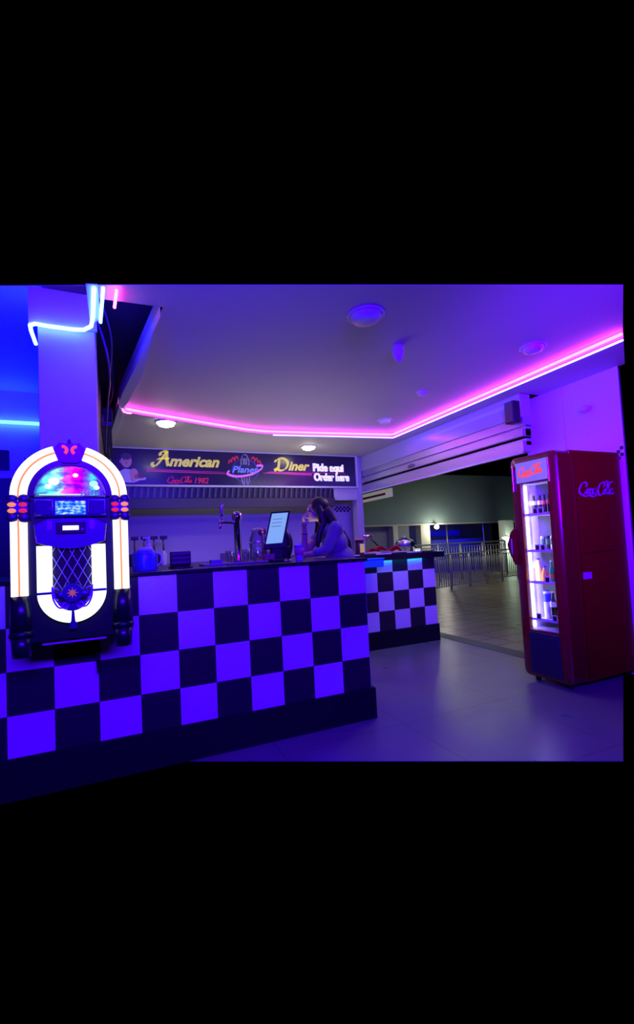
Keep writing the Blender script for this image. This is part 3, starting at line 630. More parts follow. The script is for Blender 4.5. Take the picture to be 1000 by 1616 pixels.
for k in range(4):
    x = .22+k*.125
    tt = thing('pump_bottle', ['leftmost', 'second from left', 'second from right', 'rightmost'][k]+' of the four grey sauce pumps with black heads on the back worktop', 'pump', (x, 6.60, 1.10), 'sauce pumps at the back')
    part('container', B().lathe((x, 6.56, 1.10), [(.038, 0), (.04, .01), (.04, .15), (.02, .18), (.018, .20)], 16), M['smoke'], tt)
    part('pump_stem', B().cyl((x, 6.56, 1.30), (x, 6.56, 1.46), .013), M['steel'], tt)
    part('pump_head', B().box(x-.045, x+.05, 6.53, 6.59, 1.46, 1.51, bev=.008), M['bplast'], tt)
solo('wall_panel', B().box(1.45, 2.35, 6.86, 6.90, 1.10, 1.22, bev=.004), mat('violet_tray', (.12, .08, .22), .5), 'low violet tray leaning against the kitchen wall', 'tray')

# ================================================================== THINGS ON THE MAIN COUNTER
W = 1.160
jugm = glass_mat('blue_jug', (.35, .35, .95), .25)
t = thing('water_jug', 'translucent blue jug with a handle and lid beside the jukebox', 'jug', (.15, 3.10, W))
part('body', B().lathe((.165, 3.12, W), [(.072, 0), (.076, .006), (.076, .112), (.068, .124), (.045, .13)], 24), mat('blue_translucent', (.10, .10, .75), .25, trans=.3), t)
part('lid', B().lathe((.165, 3.12, W+.13), [(.048, 0), (.048, .018), (.02, .024)], 24), M['smoke'], t)
part('handle', B().tube(spline([(.225, 3.10, W+.115), (.262, 3.09, W+.10), (.262, 3.09, W+.05), (.235, 3.10, W+.03)], 5), .006, 8), M['smoke'], t)
t = thing('pump_bottle', 'clear hand pump bottle standing just behind the blue jug', 'bottle', (.19, 3.33, W))
part('body', B().lathe((.20, 3.33, W), [(.035, 0), (.038, .01), (.038, .13), (.018, .16), (.016, .18)], 20), M['smoke'], t)
part('pump_head', B().cyl((.20, 3.33, W+.18), (.20, 3.33, W+.215), .008).box(.165, .215, 3.32, 3.34, W+.212, W+.228, bev=.004), M['smoke'], t)
t = thing('table_holder', 'black table holder with a round base right of the blue jug', 'holder', (.40, 3.25, W))
part('base', B().lathe((.405, 3.25, W), [(.085, 0), (.085, .008), (.07, .018)], 28, sy=.8), M['bplast'], t)
part('body', B().box(.335, .47, 3.20, 3.28, W+.018, W+.115, bev=.008), M['bplast'], t)
part('slats', B().box(.34, .465, 3.193, 3.201, W+.035, W+.045).box(.34, .465, 3.193, 3.201, W+.065, W+.075).box(.34, .465, 3.193, 3.201, W+.095, W+.105), M['dsteel'], t)
solo('serving_tray', B().box(.56, .78, 3.22, 3.44, W, W+.014, bev=.004).box(.62, .70, 3.26, 3.34, W+.014, W+.04), mat('violet_grey_tray', (.22, .18, .32), .4), 'violet grey low tray left of the beer tap', 'tray')
# beer tap
t = thing('beer_tap', 'tall chrome beer tap tower with side spout and handle', 'beer tap', (.83, 3.28, W))
part('drip_tray', B().box(.72, 1.02, 3.16, 3.40, W, W+.016, bev=.004), M['steel'], t)
part('tower', B().lathe((.83, 3.30, W+.016), [(.038, 0), (.034, .02), (.026, .05), (.026, .31), (.034, .315), (.038, .335), (.034, .36), (.015, .378)], 24), M['chrome'], t)
part('spout', B().tube(spline([(.83, 3.30, W+.305), (.76, 3.29, W+.312), (.715, 3.285, W+.31), (.700, 3.283, W+.29), (.698, 3.283, W+.265)], 5), .010, 10).ell((.705, 3.284, W+.315), (.017, .015, .018)), M['chrome'], t)
part('handle', B().cyl((.708, 3.284, W+.33), (.712, 3.284, W+.36), .006).lathe((.713, 3.284, W+.355), [(.009, 0), (.012, .02), (.014, .08), (.012, .095)], 14), M['silver'], t)
cupm = glass_mat('clear_cup', (.9, .88, 1.0), .22)
def tumbler(x, y, h, r, label, z=W):
    return solo('drinking_glass', B().lathe((x, y, z), [(r*.8, 0), (r, h), (r*.93, h), (r*.75, .006), (0, .006)], 18), cupm, label, 'glass', 'clear glasses by the beer tap', loc=(x, y, z))
tumbler(.775, 3.36, .085, .030, 'clear glass left of the beer tap column', W+.016)
tumbler(.895, 3.34, .090, .030, 'clear glass right of the beer tap column', W+.016)
tumbler(.935, 3.22, .075, .028, 'clear glass in front right of the beer tap, by the jar', W+.016)
t = thing('drink_dispenser', 'clear glass jar dispenser with lid and red fruit at its foot', 'dispenser', (1.03, 3.45, W))
part('jar', B().lathe((1.04, 3.48, W), [(.055, 0), (.068, .02), (.072, .14), (.066, .19), (.05, .23), (.05, .245), (.045, .245), (.045, .23), (.06, .19), (.066, .14), (.062, .02), (0, .01)], 24), cupm, t)
part('lid', B().lathe((1.04, 3.48, W+.245), [(.054, 0), (.054, .01), (.03, .025), (.0, .03)], 24), cupm, t)
part('stand_ring', B().tube([(1.04+.07*math.cos(a), 3.48+.07*math.sin(a), W+.155) for a in [k*math.pi/10 for k in range(21)]], .003, 6), M['silver'], t)
for k, (x, y, r) in enumerate([(1.0, 3.38, .018), (1.03, 3.365, .014), (.985, 3.40, .013), (1.055, 3.38, .012)]):
    solo('strawberry', B().lathe((x, y, W), [(.0, 0), (r*.7, r*.4), (r, r*1.2), (r*.6, r*1.9), (0, r*2)], 12), mat('berry_red', (.8, .08, .05), .4), ['largest red berry at the foot of the glass jar', 'red berry right in front of the glass jar', 'leftmost red berry beside the beer tap', 'rightmost small red berry near the till'][k], 'fruit', 'red berries by the glass jar')
# till / order screen
t = thing('till_monitor', 'tilted touch screen till with a lit pale blue display on the counter', 'monitor', (1.17, 3.33, W))
ax = Vector((.60, -.80, 0)).normalized()   # screen's width direction
ax = Vector((.10, -.06, 0)); 
# screen corners in the world: a slab leaning back, seen obliquely
c0 = Vector((1.060, 3.34, W+.140)); wv = Vector((.122, -.04, .004)); hv = Vector((.082, .06, .240))
nv = wv.cross(hv).normalized()
if nv.y > 0: nv = -nv
def slab(b, o, w, h, n, th, mi=0):
    v = [o, o+w, o+w+h, o+h]; v2 = [p-n*th for p in v]
    b._add([*v, *v2], [(0, 1, 2, 3), (7, 6, 5, 4), (0, 4, 5, 1), (1, 5, 6, 2), (2, 6, 7, 3), (3, 7, 4, 0)], mi); return b
wd_ = wv.normalized(); hd_ = hv.normalized()
part('housing', slab(B(), c0-wd_*.012-hd_*.04, wv+wd_*.026, hv+hd_*.055, nv, .035), M['bplast'], t)
part('display', slab(B(), c0+nv*.001, wv, hv, nv, .002), glow('till_glow', (.22, .42, .85), .95), t, 'lit pale blue display')
ic = B()
for a in range(3): slab(ic, c0+nv*.002+wv*.12+hv*(.55+.12*a), wv*.6, hv*.02, nv, .001)
part('display_lines', ic, glow('till_dark', (.10, .16, .35), .8), t)
part('stand', B().prism([(3.28, W), (3.44, W), (3.42, W+.02), (3.37, W+.16), (3.33, W+.15), (3.31, W+.03)], 'x', 1.11, 1.18), M['bplast'], t)
part('rear_housing', B().ell((1.245, 3.44, W+.13), (.075, .06, .13)).box(1.17, 1.28, 3.37, 3.47, W, W+.12, bev=.02), M['bplast'], t)
part('foot', B().box(1.06, 1.20, 3.18, 3.33, W, W+.022, bev=.008), M['bplast'], t)
solo('napkin_box', B().box(1.035, 1.115, 3.30, 3.36, W, W+.062, bev=.003), mat('kraft_card', (.35, .20, .14), .7), 'small brown card box under the till display', 'box')
solo('round_sticker_sign', B().cyl((1.085, 3.50, W+.24), (1.085, 3.515, W+.24), .033, None, 24).cyl((1.085, 3.508, W), (1.085, 3.508, W+.21), .004, None, 8).cyl((1.085, 3.508, W), (1.085, 3.508, W+.006), .03, None, 16), mat('red_disc', (.75, .05, .05), .4), 'red round table sign peeking out behind the till', 'sign')
t = thing('paper_cup', 'violet paper cup with a white straw right of the till', 'cup', (1.262, 3.16, W))
part('cup', B().lathe((1.262, 3.16, W), [(.026, 0), (.027, .004), (.036, .115), (.038, .118), (.034, .116), (.024, .006), (0, .006)], 24), mat('violet_paper', (.40, .16, .62), .5), t)
part('straw', B().cyl((1.257, 3.16, W+.02), (1.274, 3.15, W+.165), .006), M['smoke'], t)
part('cup_band', B().lathe((1.262, 3.16, W), [(.0315, .045), (.0362, .095), (.0366, .095), (.0319, .045)], 24), mat('pink_band', (.6, .03, .3), .5), t)
for k, x in enumerate((1.13, 1.165)):
    solo('metal_clip', B().ell((x, 3.10, W+.009), (.014, .012, .009)), M['chrome'], ['left one of the two small shiny metal tips below the till', 'right one of the two small shiny metal tips below the till'][k], 'tip dish', 'shiny pieces before the till')

# ================================================================== WOMAN AT THE COUNTER
def build_woman():
    R = Vector((2.10, 3.86, 0))
    t = bpy.data.objects.new('person', None)
    def cap(b, p, q, r, s, seg=14):
        b.cyl(p, q, r, s, seg); b.ell(p, (r, r, r), seg=12, rings=8); b.ell(q, (s, s, s), seg=12, rings=8)
    # x forward is -X, her left side is -Y (towards the camera). Head centre near (-.35,0,1.60)
    H = Vector((-.325, .02, 1.605))
    body = B()
    # head
    body.ell(H+Vector((.012, 0, .022)), (.096, .074, .094), seg=24, rings=16)
    body.ell(H+Vector((-.045, 0, -.040)), (.052, .056, .062), seg=20, rings=12)      # face mass
    body.ell(H+Vector((-.056, 0, -.088)), (.030, .032, .024))                          # chin
    body.ell(H+Vector((-.080, 0, .020)), (.018, .045, .022))                           # brow
    body.tube([H+Vector((-.088, 0, .010)), H+Vector((-.104, 0, -.018)), H+Vector((-.113, 0, -.032))], [.007, .010, .011], 8)
    body.ell(H+Vector((-.101, 0, -.036)), (.012, .017, .009))
    body.ell(H+Vector((-.092, 0, -.058)), (.012, .021, .007)); body.ell(H+Vector((-.090, 0, -.069)), (.012, .019, .008))
    for s in (-1, 1): body.ell(H+Vector((.012, s*.076, -.012)), (.018, .008, .028)); body.ell(H+Vector((-.062, s*.040, -.030)), (.025, .02, .024))
    # neck and trunk
    cap(body, H+Vector((.02, 0, -.06)), Vector((-.235, 0, 1.46)), .052, .055)
    body.ell((-.20, 0, 1.40), (.10, .17, .08)); body.ell((-.17, 0, 1.27), (.105, .15, .14)); body.ell((-.13, 0, 1.11), (.115, .14, .13)); body.ell((-.10, 0, .95), (.13, .175, .14))
    # legs
    for s in (-1, 1):
        cap(body, Vector((-.09, s*.09, .90)), Vector((-.09, s*.10, .50)), .088, .055); cap(body, Vector((-.09, s*.10, .50)), Vector((-.05, s*.10, .10)), .055, .036)
        body.ell((-.11, s*.10, .04), (.11, .04, .035))
    # right arm (far side): elbow on the worktop, hand at the mouth
    SR, ER, WR = Vector((-.23, .165, 1.42)), Vector((-.465, .05, 1.205)), Vector((-.455, .035, 1.425))
    cap(body, SR, ER, .052, .038); cap(body, ER, WR, .037, .024)
    PM = Vector((-.462, .025, 1.480))
    body.ell(PM, (.020, .034, .040)); cap(body, WR, PM, .024, .022)
    for k, (dy, dz, l) in enumerate([(-.026, .028, .028), (-.008, .036, .034), (.010, .038, .036), (.026, .030, .030)]):
        a = PM+Vector((0, dy, dz)); c = a+Vector((-.004, -.003, l)); d = c+Vector((.020, -.004, .010)); e = d+Vector((.018, -.002, -.010))
        body.tube([a, c, d, e], [.0085, .008, .007, .006], 8); body.ell(e, (.006,)*3, seg=8, rings=6)
    a = PM+Vector((.012, -.026, -.010)); c = a+Vector((.020, -.006, .022)); e = c+Vector((.008, .004, .022))
    body.tube([a, c, e], [.010, .009, .007], 8)
    # left arm (camera side), forearm lying on the worktop
    SL, EL, WL = Vector((-.20, -.185, 1.425)), Vector((-.315, -.21, 1.205)), Vector((-.50, -.14, 1.188))
    cap(body, SL, EL, .052, .038); cap(body, EL, WL, .034, .022)
    body.ell(WL+Vector((-.045, .01, -.004)), (.040, .034, .014))
    for k in range(4):
        a = WL+Vector((-.075, -.018+.019*k, -.004)); c = a+Vector((-.030, .002*k, .005)); e = c+Vector((-.024, .002*k, -.010))
        body.tube([a, c, e], [.008, .0075, .006], 8)
    a = WL+Vector((-.035, .035, -.004)); body.tube([a, a+Vector((-.022, .022, 0)), a+Vector((-.042, .030, -.002))], [.009, .008, .007], 8)
    root = Matrix.Translation(R) @ Matrix.Rotation(math.radians(-12), 4, 'Z')
    COL.objects.link(t); t.location = R; t.rotation_euler.z = math.radians(-12)
    t['label'] = 'person with long dark hair in a lavender grey top leaning at the counter'; t['category'] = 'person'
    def put(name, me, m, parent=t):
        me.materials.clear(); me.materials.append(m); me.name = name
        for p in me.polygons: p.use_smooth = True
        o = bpy.data.objects.new(name, me); COL.objects.link(o); o.parent = parent; return o
    put('body', voxel(body, .0048, 2), M['skin'])
    # shirt
    sh = B()
    sh.ell((-.20, 0, 1.395), (.115, .185, .085)); sh.ell((-.17, 0, 1.28), (.125, .175, .15)); sh.ell((-.125, 0, 1.12), (.145, .17, .16)); sh.ell((-.10, 0, .97), (.150, .19, .13))
    cap(sh, Vector((-.215, 0, 1.445)), Vector((-.20, 0, 1.40)), .074, .10)
    cap(sh, SL+Vector((.0, .01, .0)), SL.lerp(EL, .55), .066, .056); cap(sh, SL.lerp(EL, .5), EL+Vector((.012, 0, .02)), .060, .050)
    cap(sh, SR+Vector((0, -.01, 0)), SR.lerp(ER, .45), .066, .056); cap(sh, EL+Vector((.012, 0, .02)), EL.lerp(WL, .45)+Vector((0, 0, .01)), .046, .040)
    put('top', voxel(sh, .007, 5), M['shirt'])
    tr = B()
    tr.ell((-.10, 0, .93), (.148, .187, .12))
    for s in (-1, 1): cap(tr, Vector((-.09, s*.09, .90)), Vector((-.09, s*.10, .50)), .10, .07); cap(tr, Vector((-.09, s*.10, .50)), Vector((-.05, s*.10, .12)), .07, .055)
    put('trousers', voxel(tr, .009, 4), M['trouser'])
    so = B()
    for s in (-1, 1): so.ell((-.115, s*.10, .045), (.125, .047, .045)); so.box(-.23, .005, s*.10-.045, s*.10+.045, .0, .02)
    put('shoes', voxel(so, .006, 3), M['shoe'])
    # hair: cap, side curtain and long fall down the back
    hr = B()
    hr.ell(H+Vector((.024, 0, .036)), (.105, .088, .098), seg=24, rings=16)
    hr.ell(H+Vector((.055, 0, -.02)), (.082, .086, .11))
    hr.tube([H+Vector((.0, -.066, .03)), H+Vector((.015, -.082, -.05)), H+Vector((.03, -.088, -.13)), H+Vector((-.01, -.10, -.21)), H+Vector((-.03, -.11, -.30)), H+Vector((-.035, -.105, -.40))], [.035, .040, .036, .028, .022, .012], 12)
    hr.tube([H+Vector((.0, .066, .03)), H+Vector((.02, .082, -.05)), H+Vector((.03, .088, -.13)), H+Vector((.0, .10, -.22))], [.035, .04, .036, .02], 12)
    for dy in (-.06, -.02, .02, .06):
        hr.tube([H+Vector((.06, dy, .0)), H+Vector((.105, dy, -.08)), H+Vector((.155, dy*1.1, -.16)), H+Vector((.215, dy*1.1, -.235)), H+Vector((.27, dy, -.32)), H+Vector((.30, dy*.9, -.42))], [.06, .056, .048, .042, .034, .016], 12)
    me = voxel(hr, .006, 3)
    # carve the face side free
    bmh = bmesh.new(); bmh.from_mesh(me)
    kill = [v for v in bmh.verts if v.co.x < H.x-.060 and v.co.z > H.z-.12 and v.co.z < H.z+.065]
    bmesh.ops.delete(bmh, geom=kill, context='VERTS'); bmh.to_mesh(me); bmh.free()
    put('hair', me, M['hair'])
    for s in (-1, 1):
        ey = B(); ey.ell(H+Vector((-.083, s*.031, -.004)), (.010, .013, .008)); ey.tube([H+Vector((-.092, s*.016, .019)), H+Vector((-.092, s*.032, .023)), H+Vector((-.082, s*.048, .017))], .003, 6)
        me = bpy.data.meshes.new('eye'); ey.bm.to_mesh(me); ey.bm.free(); put('eye', me, M['eye'])

    br = B(); d = (WR-ER).normalized(); c = ER.lerp(WR, .82); a = d.orthogonal().normalized(); e = d.cross(a)
    br.tube([c+(a*math.cos(k*math.pi/8)+e*math.sin(k*math.pi/8))*.029 for k in range(17)], .004, 6)
    me = bpy.data.meshes.new('bracelet'); br.bm.to_mesh(me); br.bm.free(); put('bracelet', me, M['bplast'])
build_woman()

# ================================================================== THINGS ON THE FAR COUNTER
W2 = 1.122
t = thing('condiment_jar', 'round jar with a yellow label at the left end of the far counter', 'jar', (2.80, 4.95, W2))
part('body', B().lathe((2.80, 4.95, W2), [(.05, 0), (.055, .01), (.055, .16), (.045, .18)], 22), mat('brown_jar', (.10, .04, .04), .3), t)
part('lid', B().lathe((2.80, 4.95, W2+.18), [(.075, 0), (.078, .008), (.075, .022), (.03, .028)], 22), mat('pink_lid', (.40, .12, .15), .4), t)
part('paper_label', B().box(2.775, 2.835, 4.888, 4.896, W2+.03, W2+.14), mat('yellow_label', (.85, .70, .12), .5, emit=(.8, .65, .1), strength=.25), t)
t = thing('juice_press', 'chrome citrus press behind the red cloth', 'juicer', (2.99, 5.15, W2))
part('frame', B().box(2.93, 3.10, 5.12, 5.20, W2, W2+.02, bev=.004).tube(spline([(2.95, 5.15, W2+.02), (2.94, 5.15, W2+.14), (2.97, 5.15, W2+.19), (3.06, 5.15, W2+.20)], 5), .012, 10), M['chrome'], t)
part('press_head', B().ell((3.045, 5.15, W2+.235), (.07, .05, .028)).cyl((3.045, 5.15, W2+.17), (3.045, 5.15, W2+.22), .022), M['chrome'], t)
part('lever', B().tube([(3.09, 5.15, W2+.20), (3.20, 5.15, W2+.10)], .009, 8), M['bplast'], t)
b = B().box(2.95, 3.40, 4.85, 5.05, W2+.01, W2+.045, bev=.01)
t = thing('bread_basket', 'red cloth over a low white tray on the far counter', 'tray', (3.12, 4.9, W2))
part('tray', B().box(2.90, 3.36, 4.72, 5.04, W2, W2+.020, bev=.006), M['smoke'], t)
n1 = B(); grid = []
for i in range(13):
    for j in range(7):
        x = 2.92+i*.035; y = 4.76+j*.045
        z = W2+.055+.032*math.sin(i*.9)*math.cos(j*.8)+.022*math.sin(i*.35+j)
        grid.append((x, y, max(z, W2+.024)))
n1._add(grid, [(i*7+j, (i+1)*7+j, (i+1)*7+j+1, i*7+j+1) for i in range(12) for j in range(6)], 0, True)
bmesh.ops.solidify(n1.bm, geom=list(n1.bm.faces), thickness=-.006)
part('cloth', n1, mat('red_cloth', (.55, .01, .04), .8), t, 'rumpled red cloth')
n1 = B(); grid = []
for i in range(9):
    for j in range(4):
        x = 2.74+i*.045; y = 4.66+j*.03; z = W2+.028+.016*math.sin(i*1.1+1)*math.cos(j*.9)
        grid.append((x, y, z))
n1._add(grid, [(i*4+j, (i+1)*4+j, (i+1)*4+j+1, i*4+j+1) for i in range(8) for j in range(3)], 0, True)
bmesh.ops.solidify(n1.bm, geom=list(n1.bm.faces), thickness=-.008)
solo('napkin', n1, mat('white_cloth', (.75, .72, .78), .8), 'crumpled white napkin in front of the red cloth', 'napkin')
t = thing('cake_stand', 'glass cake stand with a clear dome on the far counter', 'cake stand', (3.52, 5.0, W2))
part('stand', B().lathe((3.52, 5.0, W2), [(.06, 0), (.06, .006), (.015, .02), (.015, .055), (.15, .066), (.15, .074), (0, .074)], 28), cupm, t)
part('dome', B().lathe((3.52, 5.0, W2+.075), [(.135, 0), (.132, .04), (.105, .085), (.05, .112), (0, .118), (0, .114), (.05, .108), (.10, .082), (.128, .04), (.131, 0)], 28), glass_mat('dome_glass', (.85, .85, .95), .35), t)
part('dome_knob', B().ell((3.52, 5.0, W2+.203), (.013, .013, .015)), M['smoke'], t)
part('cake', B().lathe((3.52, 5.0, W2+.076), [(.07, 0), (.07, .04), (.05, .055), (0, .058)], 22), mat('lilac_cake', (.45, .40, .75), .6), t)

# ================================================================== FRIDGE
FX, FY0, FY1, FZ = 3.27, 2.515, 2.985, 1.965
t = thing('drinks_fridge', 'tall red glass door drinks fridge with a lit interior at the right', 'fridge', (3.68, 2.76, 0))
# cabinet: hollow (walls around the chamber)
cb = B()
cb.box(FX+.19, 4.12, FY0+.01, FY0+.06, .05, FZ, bev=.012).box(FX+.19, 4.12, FY1-.06, FY1-.01, .05, FZ, bev=.008)
cb.box(FX+.19, 4.12, FY0+.03, FY1-.03, FZ-.20, FZ-.002, bev=.006).box(FX+.19, 4.12, FY0+.03, FY1-.03, .05, .42).box(4.02, 4.118, FY0+.03, FY1-.03, .06, FZ-.01)
part('cabinet', cb, M['red'], t)
for x, y in ((FX+.10, FY0+.08), (FX+.10, FY1-.08), (4.05, FY0+.08), (4.05, FY1-.08)):
    part('foot', B().cyl((x, y, 0), (x, y, .055), .022, None, 12), M['bplast'], t)
# door: deep rounded frame around the glass
def rrect(y0, y1, z0, z1, r, n=6):
    P = []
    for cy_, cz_, a0 in ((y1-r, z0+r, -90), (y1-r, z1-r, 0), (y0+r, z1-r, 90), (y0+r, z0+r, 180)):
        P += [(cy_+r*math.cos(math.radians(a0+90*k/n)), cz_+r*math.sin(math.radians(a0+90*k/n))) for k in range(n+1)]
    return P
GY0, GY1, GZ0, GZ1 = 2.597, 2.878, .452, 1.718
outer = rrect(FY0, FY1, .045, FZ-.005, .05); d = B()
for (x0, x1, ins) in ((FX+.035, FX+.183, 0),):
    inner = rrect(GY0, GY1, GZ0, GZ1, .004)
    d.strip(outer, inner, 'x', x0, x1, 0, True)
o2 = rrect(FY0+.03, FY1-.03, .07, FZ-.03, .04); inner = rrect(GY0, GY1, GZ0, GZ1, .004)
v = [(FX+.035, *p) for p in outer]+[(FX+.008, *p) for p in o2]+[(FX+.008, *p) for p in inner]
n = len(outer)
d._add(v, [(i, (i+1) % n, n+(i+1) % n, n+i) for i in range(n)]+[(n+i, n+(i+1) % n, 2*n+(i+1) % n, 2*n+i) for i in range(n)], 0, True)
d.strip(inner, rrect(GY0+.001, GY1-.001, GZ0+.001, GZ1-.001, .004), 'x', FX+.008, FX+.04, 0, True)
door = part('door', d, M['red2'], t)
part('glass_pane', B().box(FX+.03, FX+.036, GY0-.002, GY1+.002, GZ0-.002, GZ1+.002), glass_mat('door_glass', (.97, .96, 1), .05), door)
hd = part('header_sign', B().box(FX-.002, FX+.010, 2.592, 2.902, 1.728, 1.905, bev=.003), mat('header_panel', (.30, .30, .42), .35, emit=(.35, .38, .62), strength=.30), door, 'grey lit header panel')
part('logo', cola_script(lambda x, y: (FX-.004, 2.875-x*.063, 1.785+y*.075), .30), glow('logo_red', (1.0, .07, .05), 1.0), hd, 'red script wordmark')
part('side_trim', B().box(FX-.004, FX+.01, 2.572, 2.584, 1.70, 1.905, bev=.003), M['chrome'], door, 'bright chrome edge strip')
part('side_trim', B().box(FX-.004, FX+.02, 2.935, 2.95, 1.66, 1.89, bev=.003), M['chrome'], door, 'bright chrome edge strip')
g = B().box(FX-.002, FX+.012, 2.597, 2.885, .085, .437, bev=.004)
for k in range(13): g.box(FX-.006, FX-.001, 2.62, 2.865, .105+k*.024, .114+k*.024)
part('vent_grille', g, M['grille'], door, 'navy slatted vent panel')
part('handle', B().prism([(2.955, 1.33), (2.99, 1.30), (3.035, 1.19), (3.02, 1.13), (2.965, 1.01), (2.95, 1.10)], 'x', FX-.02, FX+.03), M['red2'], door)
part('handle_grip', B().box(FX-.03, FX-.019, 2.975, 2.99, 1.10, 1.24, bev=.004), M['silver'], door)
part('chamber', B().box(FX+.20, 4.015, FY0+.061, FY0+.066, .42, FZ-.2).box(FX+.20, 4.015, FY1-.066, FY1-.061, .42, FZ-.2).box(4.01, 4.019, FY0+.066, FY1-.066, .42, FZ-.2).box(FX+.20, 4.01, FY0+.066, FY1-.066, .42, .426).box(FX+.20, 4.01, FY0+.066, FY1-.066, FZ-.206, FZ-.2), M['fridgein'], t, 'white inner walls')
part('door_liner', B().strip(rrect(GY0-.004, GY1+.004, GZ0-.004, GZ1+.004, .004), rrect(GY0+.004, GY1-.004, GZ0+.004, GZ1-.004, .004), 'x', FX+.042, FX+.20, 0, True), M['fridgein'], t)
part('light_strip', B().cyl((FX+.06, 2.864, .47), (FX+.06, 2.864, 1.70), .007, None, 12), glow('fridge_led', (.86, .84, 1.0), 8), t, 'vertical white light strip')
part('side_panel', B().prism([(3.50, 1.90), (3.49, .05), (3.50, .05), (3.51, 1.90)], 'y', FY0+.006, FY0+.0095).prism([(3.94, 1.46), (3.95, 1.46), (3.95, 1.10), (3.55, 1.09), (3.55, 1.10), (3.94, 1.11)], 'y', FY0+.007, FY0+.0095), mat('dark_red_panel', (.10, .001, .004), .35), t)
part('logo', cola_script(lambda x, y: (3.54+x*.118, FY0+.006, 1.585+y*.105), .19), mat('logo_white', (.62, .40, .75), .5), t, 'white script wordmark on the side')
part('sticker', B().box(3.52, 3.62, FY0+.005, FY0+.0095, .882, .938), mat('sticker_paper', (.65, .62, .72), .6), t)
SHZ = [1.437, 1.122, .850, .530]
for z in SHZ:
    part('shelf', B().box(FX+.06, 3.95, FY0+.085, FY1-.085, z, z+.008).box(FX+.05, FX+.062, FY0+.083, FY1-.083, z-.004, z+.020), M['shelf'], t)
fl = bpy.data.lights.new('fridge_light', 'AREA'); fl.energy = 1.7; fl.color = (.78, .74, 1); fl.size = .10; fl.shape = 'RECTANGLE'; fl.size_y = 1.1
fo = bpy.data.objects.new('fridge_light', fl); COL.objects.link(fo); fo.location = (FX+.10, 2.85, 1.08); fo.rotation_euler = (math.radians(90), 0, math.radians(35))
fo.rotation_euler = Vector((.75, -.5, 0)).to_track_quat('-Z', 'Y').to_euler()
# bottles and cans, each standing on its shelf
cola = mat('cola', (.02, .006, .008), .2); blk = mat('black_can', (.03, .03, .05), .3, .4)
def bottle(x, y, z, h, r, body, cap, lab, label, group, lz=(.38, .62), shape='bottle', name='soda_bottle', cat='bottle'):
    o = thing(name, label, cat, (x, y, z), group)
    if shape == 'can': pr = [(r*.8, 0), (r, .008), (r, h-.012), (r*.82, h)]
    elif shape == 'jug': pr = [(r*.9, 0), (r, .01), (r, h*.55), (r*.75, h*.7), (r*.45, h*.85), (r*.4, h)]
    else: pr = [(r*.85, 0), (r, .008), (r*.92, h*.3), (r, h*.5), (r*.8, h*.68), (r*.4, h*.85), (r*.38, h)]
    part('body', B().lathe((x, y, z), pr, 16), body, o)
    if cap: part('cap', B().cyl((x, y, z+h), (x, y, z+h+.014), r*.48, None, 12), cap, o)
    if lab: part('label_band', B().lathe((x, y, z), [(r*1.0, h*lz[0]), (r*1.03, h*lz[0]+.002), (r*1.03, h*lz[1]-.002), (r*1.0, h*lz[1])], 16), lab, o)
    return o
wlab = mat('white_label', (.75, .70, .80), .5); rlab = mat('red_label', (.75, .12, .10), .5); silv = mat('can_silver', (.6, .6, .65), .35, .7)
names = ['far left', 'second', 'third', 'nearest']
s = SHZ[0]+.008
for k, (x, y) in enumerate([(3.40, 2.845), (3.42, 2.80), (3.42, 2.755), (3.42, 2.71)]):
    bottle(x, y, s, .155, .021, cola, M['bplast'], rlab if k > 1 else wlab, ['dark cola bottle with a pale label at the left end of the top shelf', 'dark cola bottle with a pale label, second from left on the top shelf', 'dark cola bottle with a red label, third from left on the top shelf', 'dark cola bottle with a red label at the right end of the top shelf'][k], 'cola bottles on the top fridge shelf', (.55, .78))
s = SHZ[1]+.008
for k, (x, y) in enumerate([(3.42, 2.80), (3.43, 2.755), (3.43, 2.71)]):
    bottle(x, y, s, .125, .021, [silv, blk, silv][k], None, mat('green_band', (.12, .25, .14), .4), ['silver green can at the left of the second shelf', 'black can in the middle of the second shelf', 'silver green can at the right of the second shelf'][k], 'cans on the second fridge shelf', (.4, .8), 'can', 'drink_can', 'can')
s = SHZ[2]+.008
bluecap = mat('blue_cap', (.03, .03, .7), .4)
bottle(3.40, 2.85, s, .19, .030, mat('lemonade', (.85, .72, .15), .3), bluecap, None, 'yellow juice bottle with a blue cap on the third fridge shelf', None, shape='jug', name='juice_bottle')
bottle(3.40, 2.79, s, .125, .026, mat('orange_juice', (.85, .30, .08), .3), bluecap, None, 'short orange juice bottle with a blue cap on the third fridge shelf', None, shape='jug', name='juice_bottle')
bottle(3.42, 2.735, s, .17, .023, mat('green_bottle', (.03, .35, .16), .25), M['smoke'], rlab, 'green bottle on the third fridge shelf beside the orange juice', None, (.2, .4))
bottle(3.43, 2.69, s, .15, .022, mat('teal_bottle', (.05, .25, .22), .25), M['smoke'], rlab, 'dark teal bottle at the right of the third fridge shelf', None, (.15, .35))
s = SHZ[3]+.008
bottle(3.42, 2.80, s, .235, .030, mat('blue_water', (.50, .48, .75), .25), bluecap, mat('blue_wrap', (.03, .04, .65), .4), 'clear water bottle with a broad blue wrap on the bottom fridge shelf', None, (.62, .92), name='water_bottle', shape='can')
bottle(3.41, 2.735, s, .225, .026, cola, M['smoke'], wlab, 'tall cola bottle with a white label on the bottom fridge shelf', None, (.48, .68))
bottle(3.43, 2.69, s, .21, .024, cola, M['bplast'], wlab, 'cola bottle with a white label at the right of the bottom shelf', None, (.48, .68))
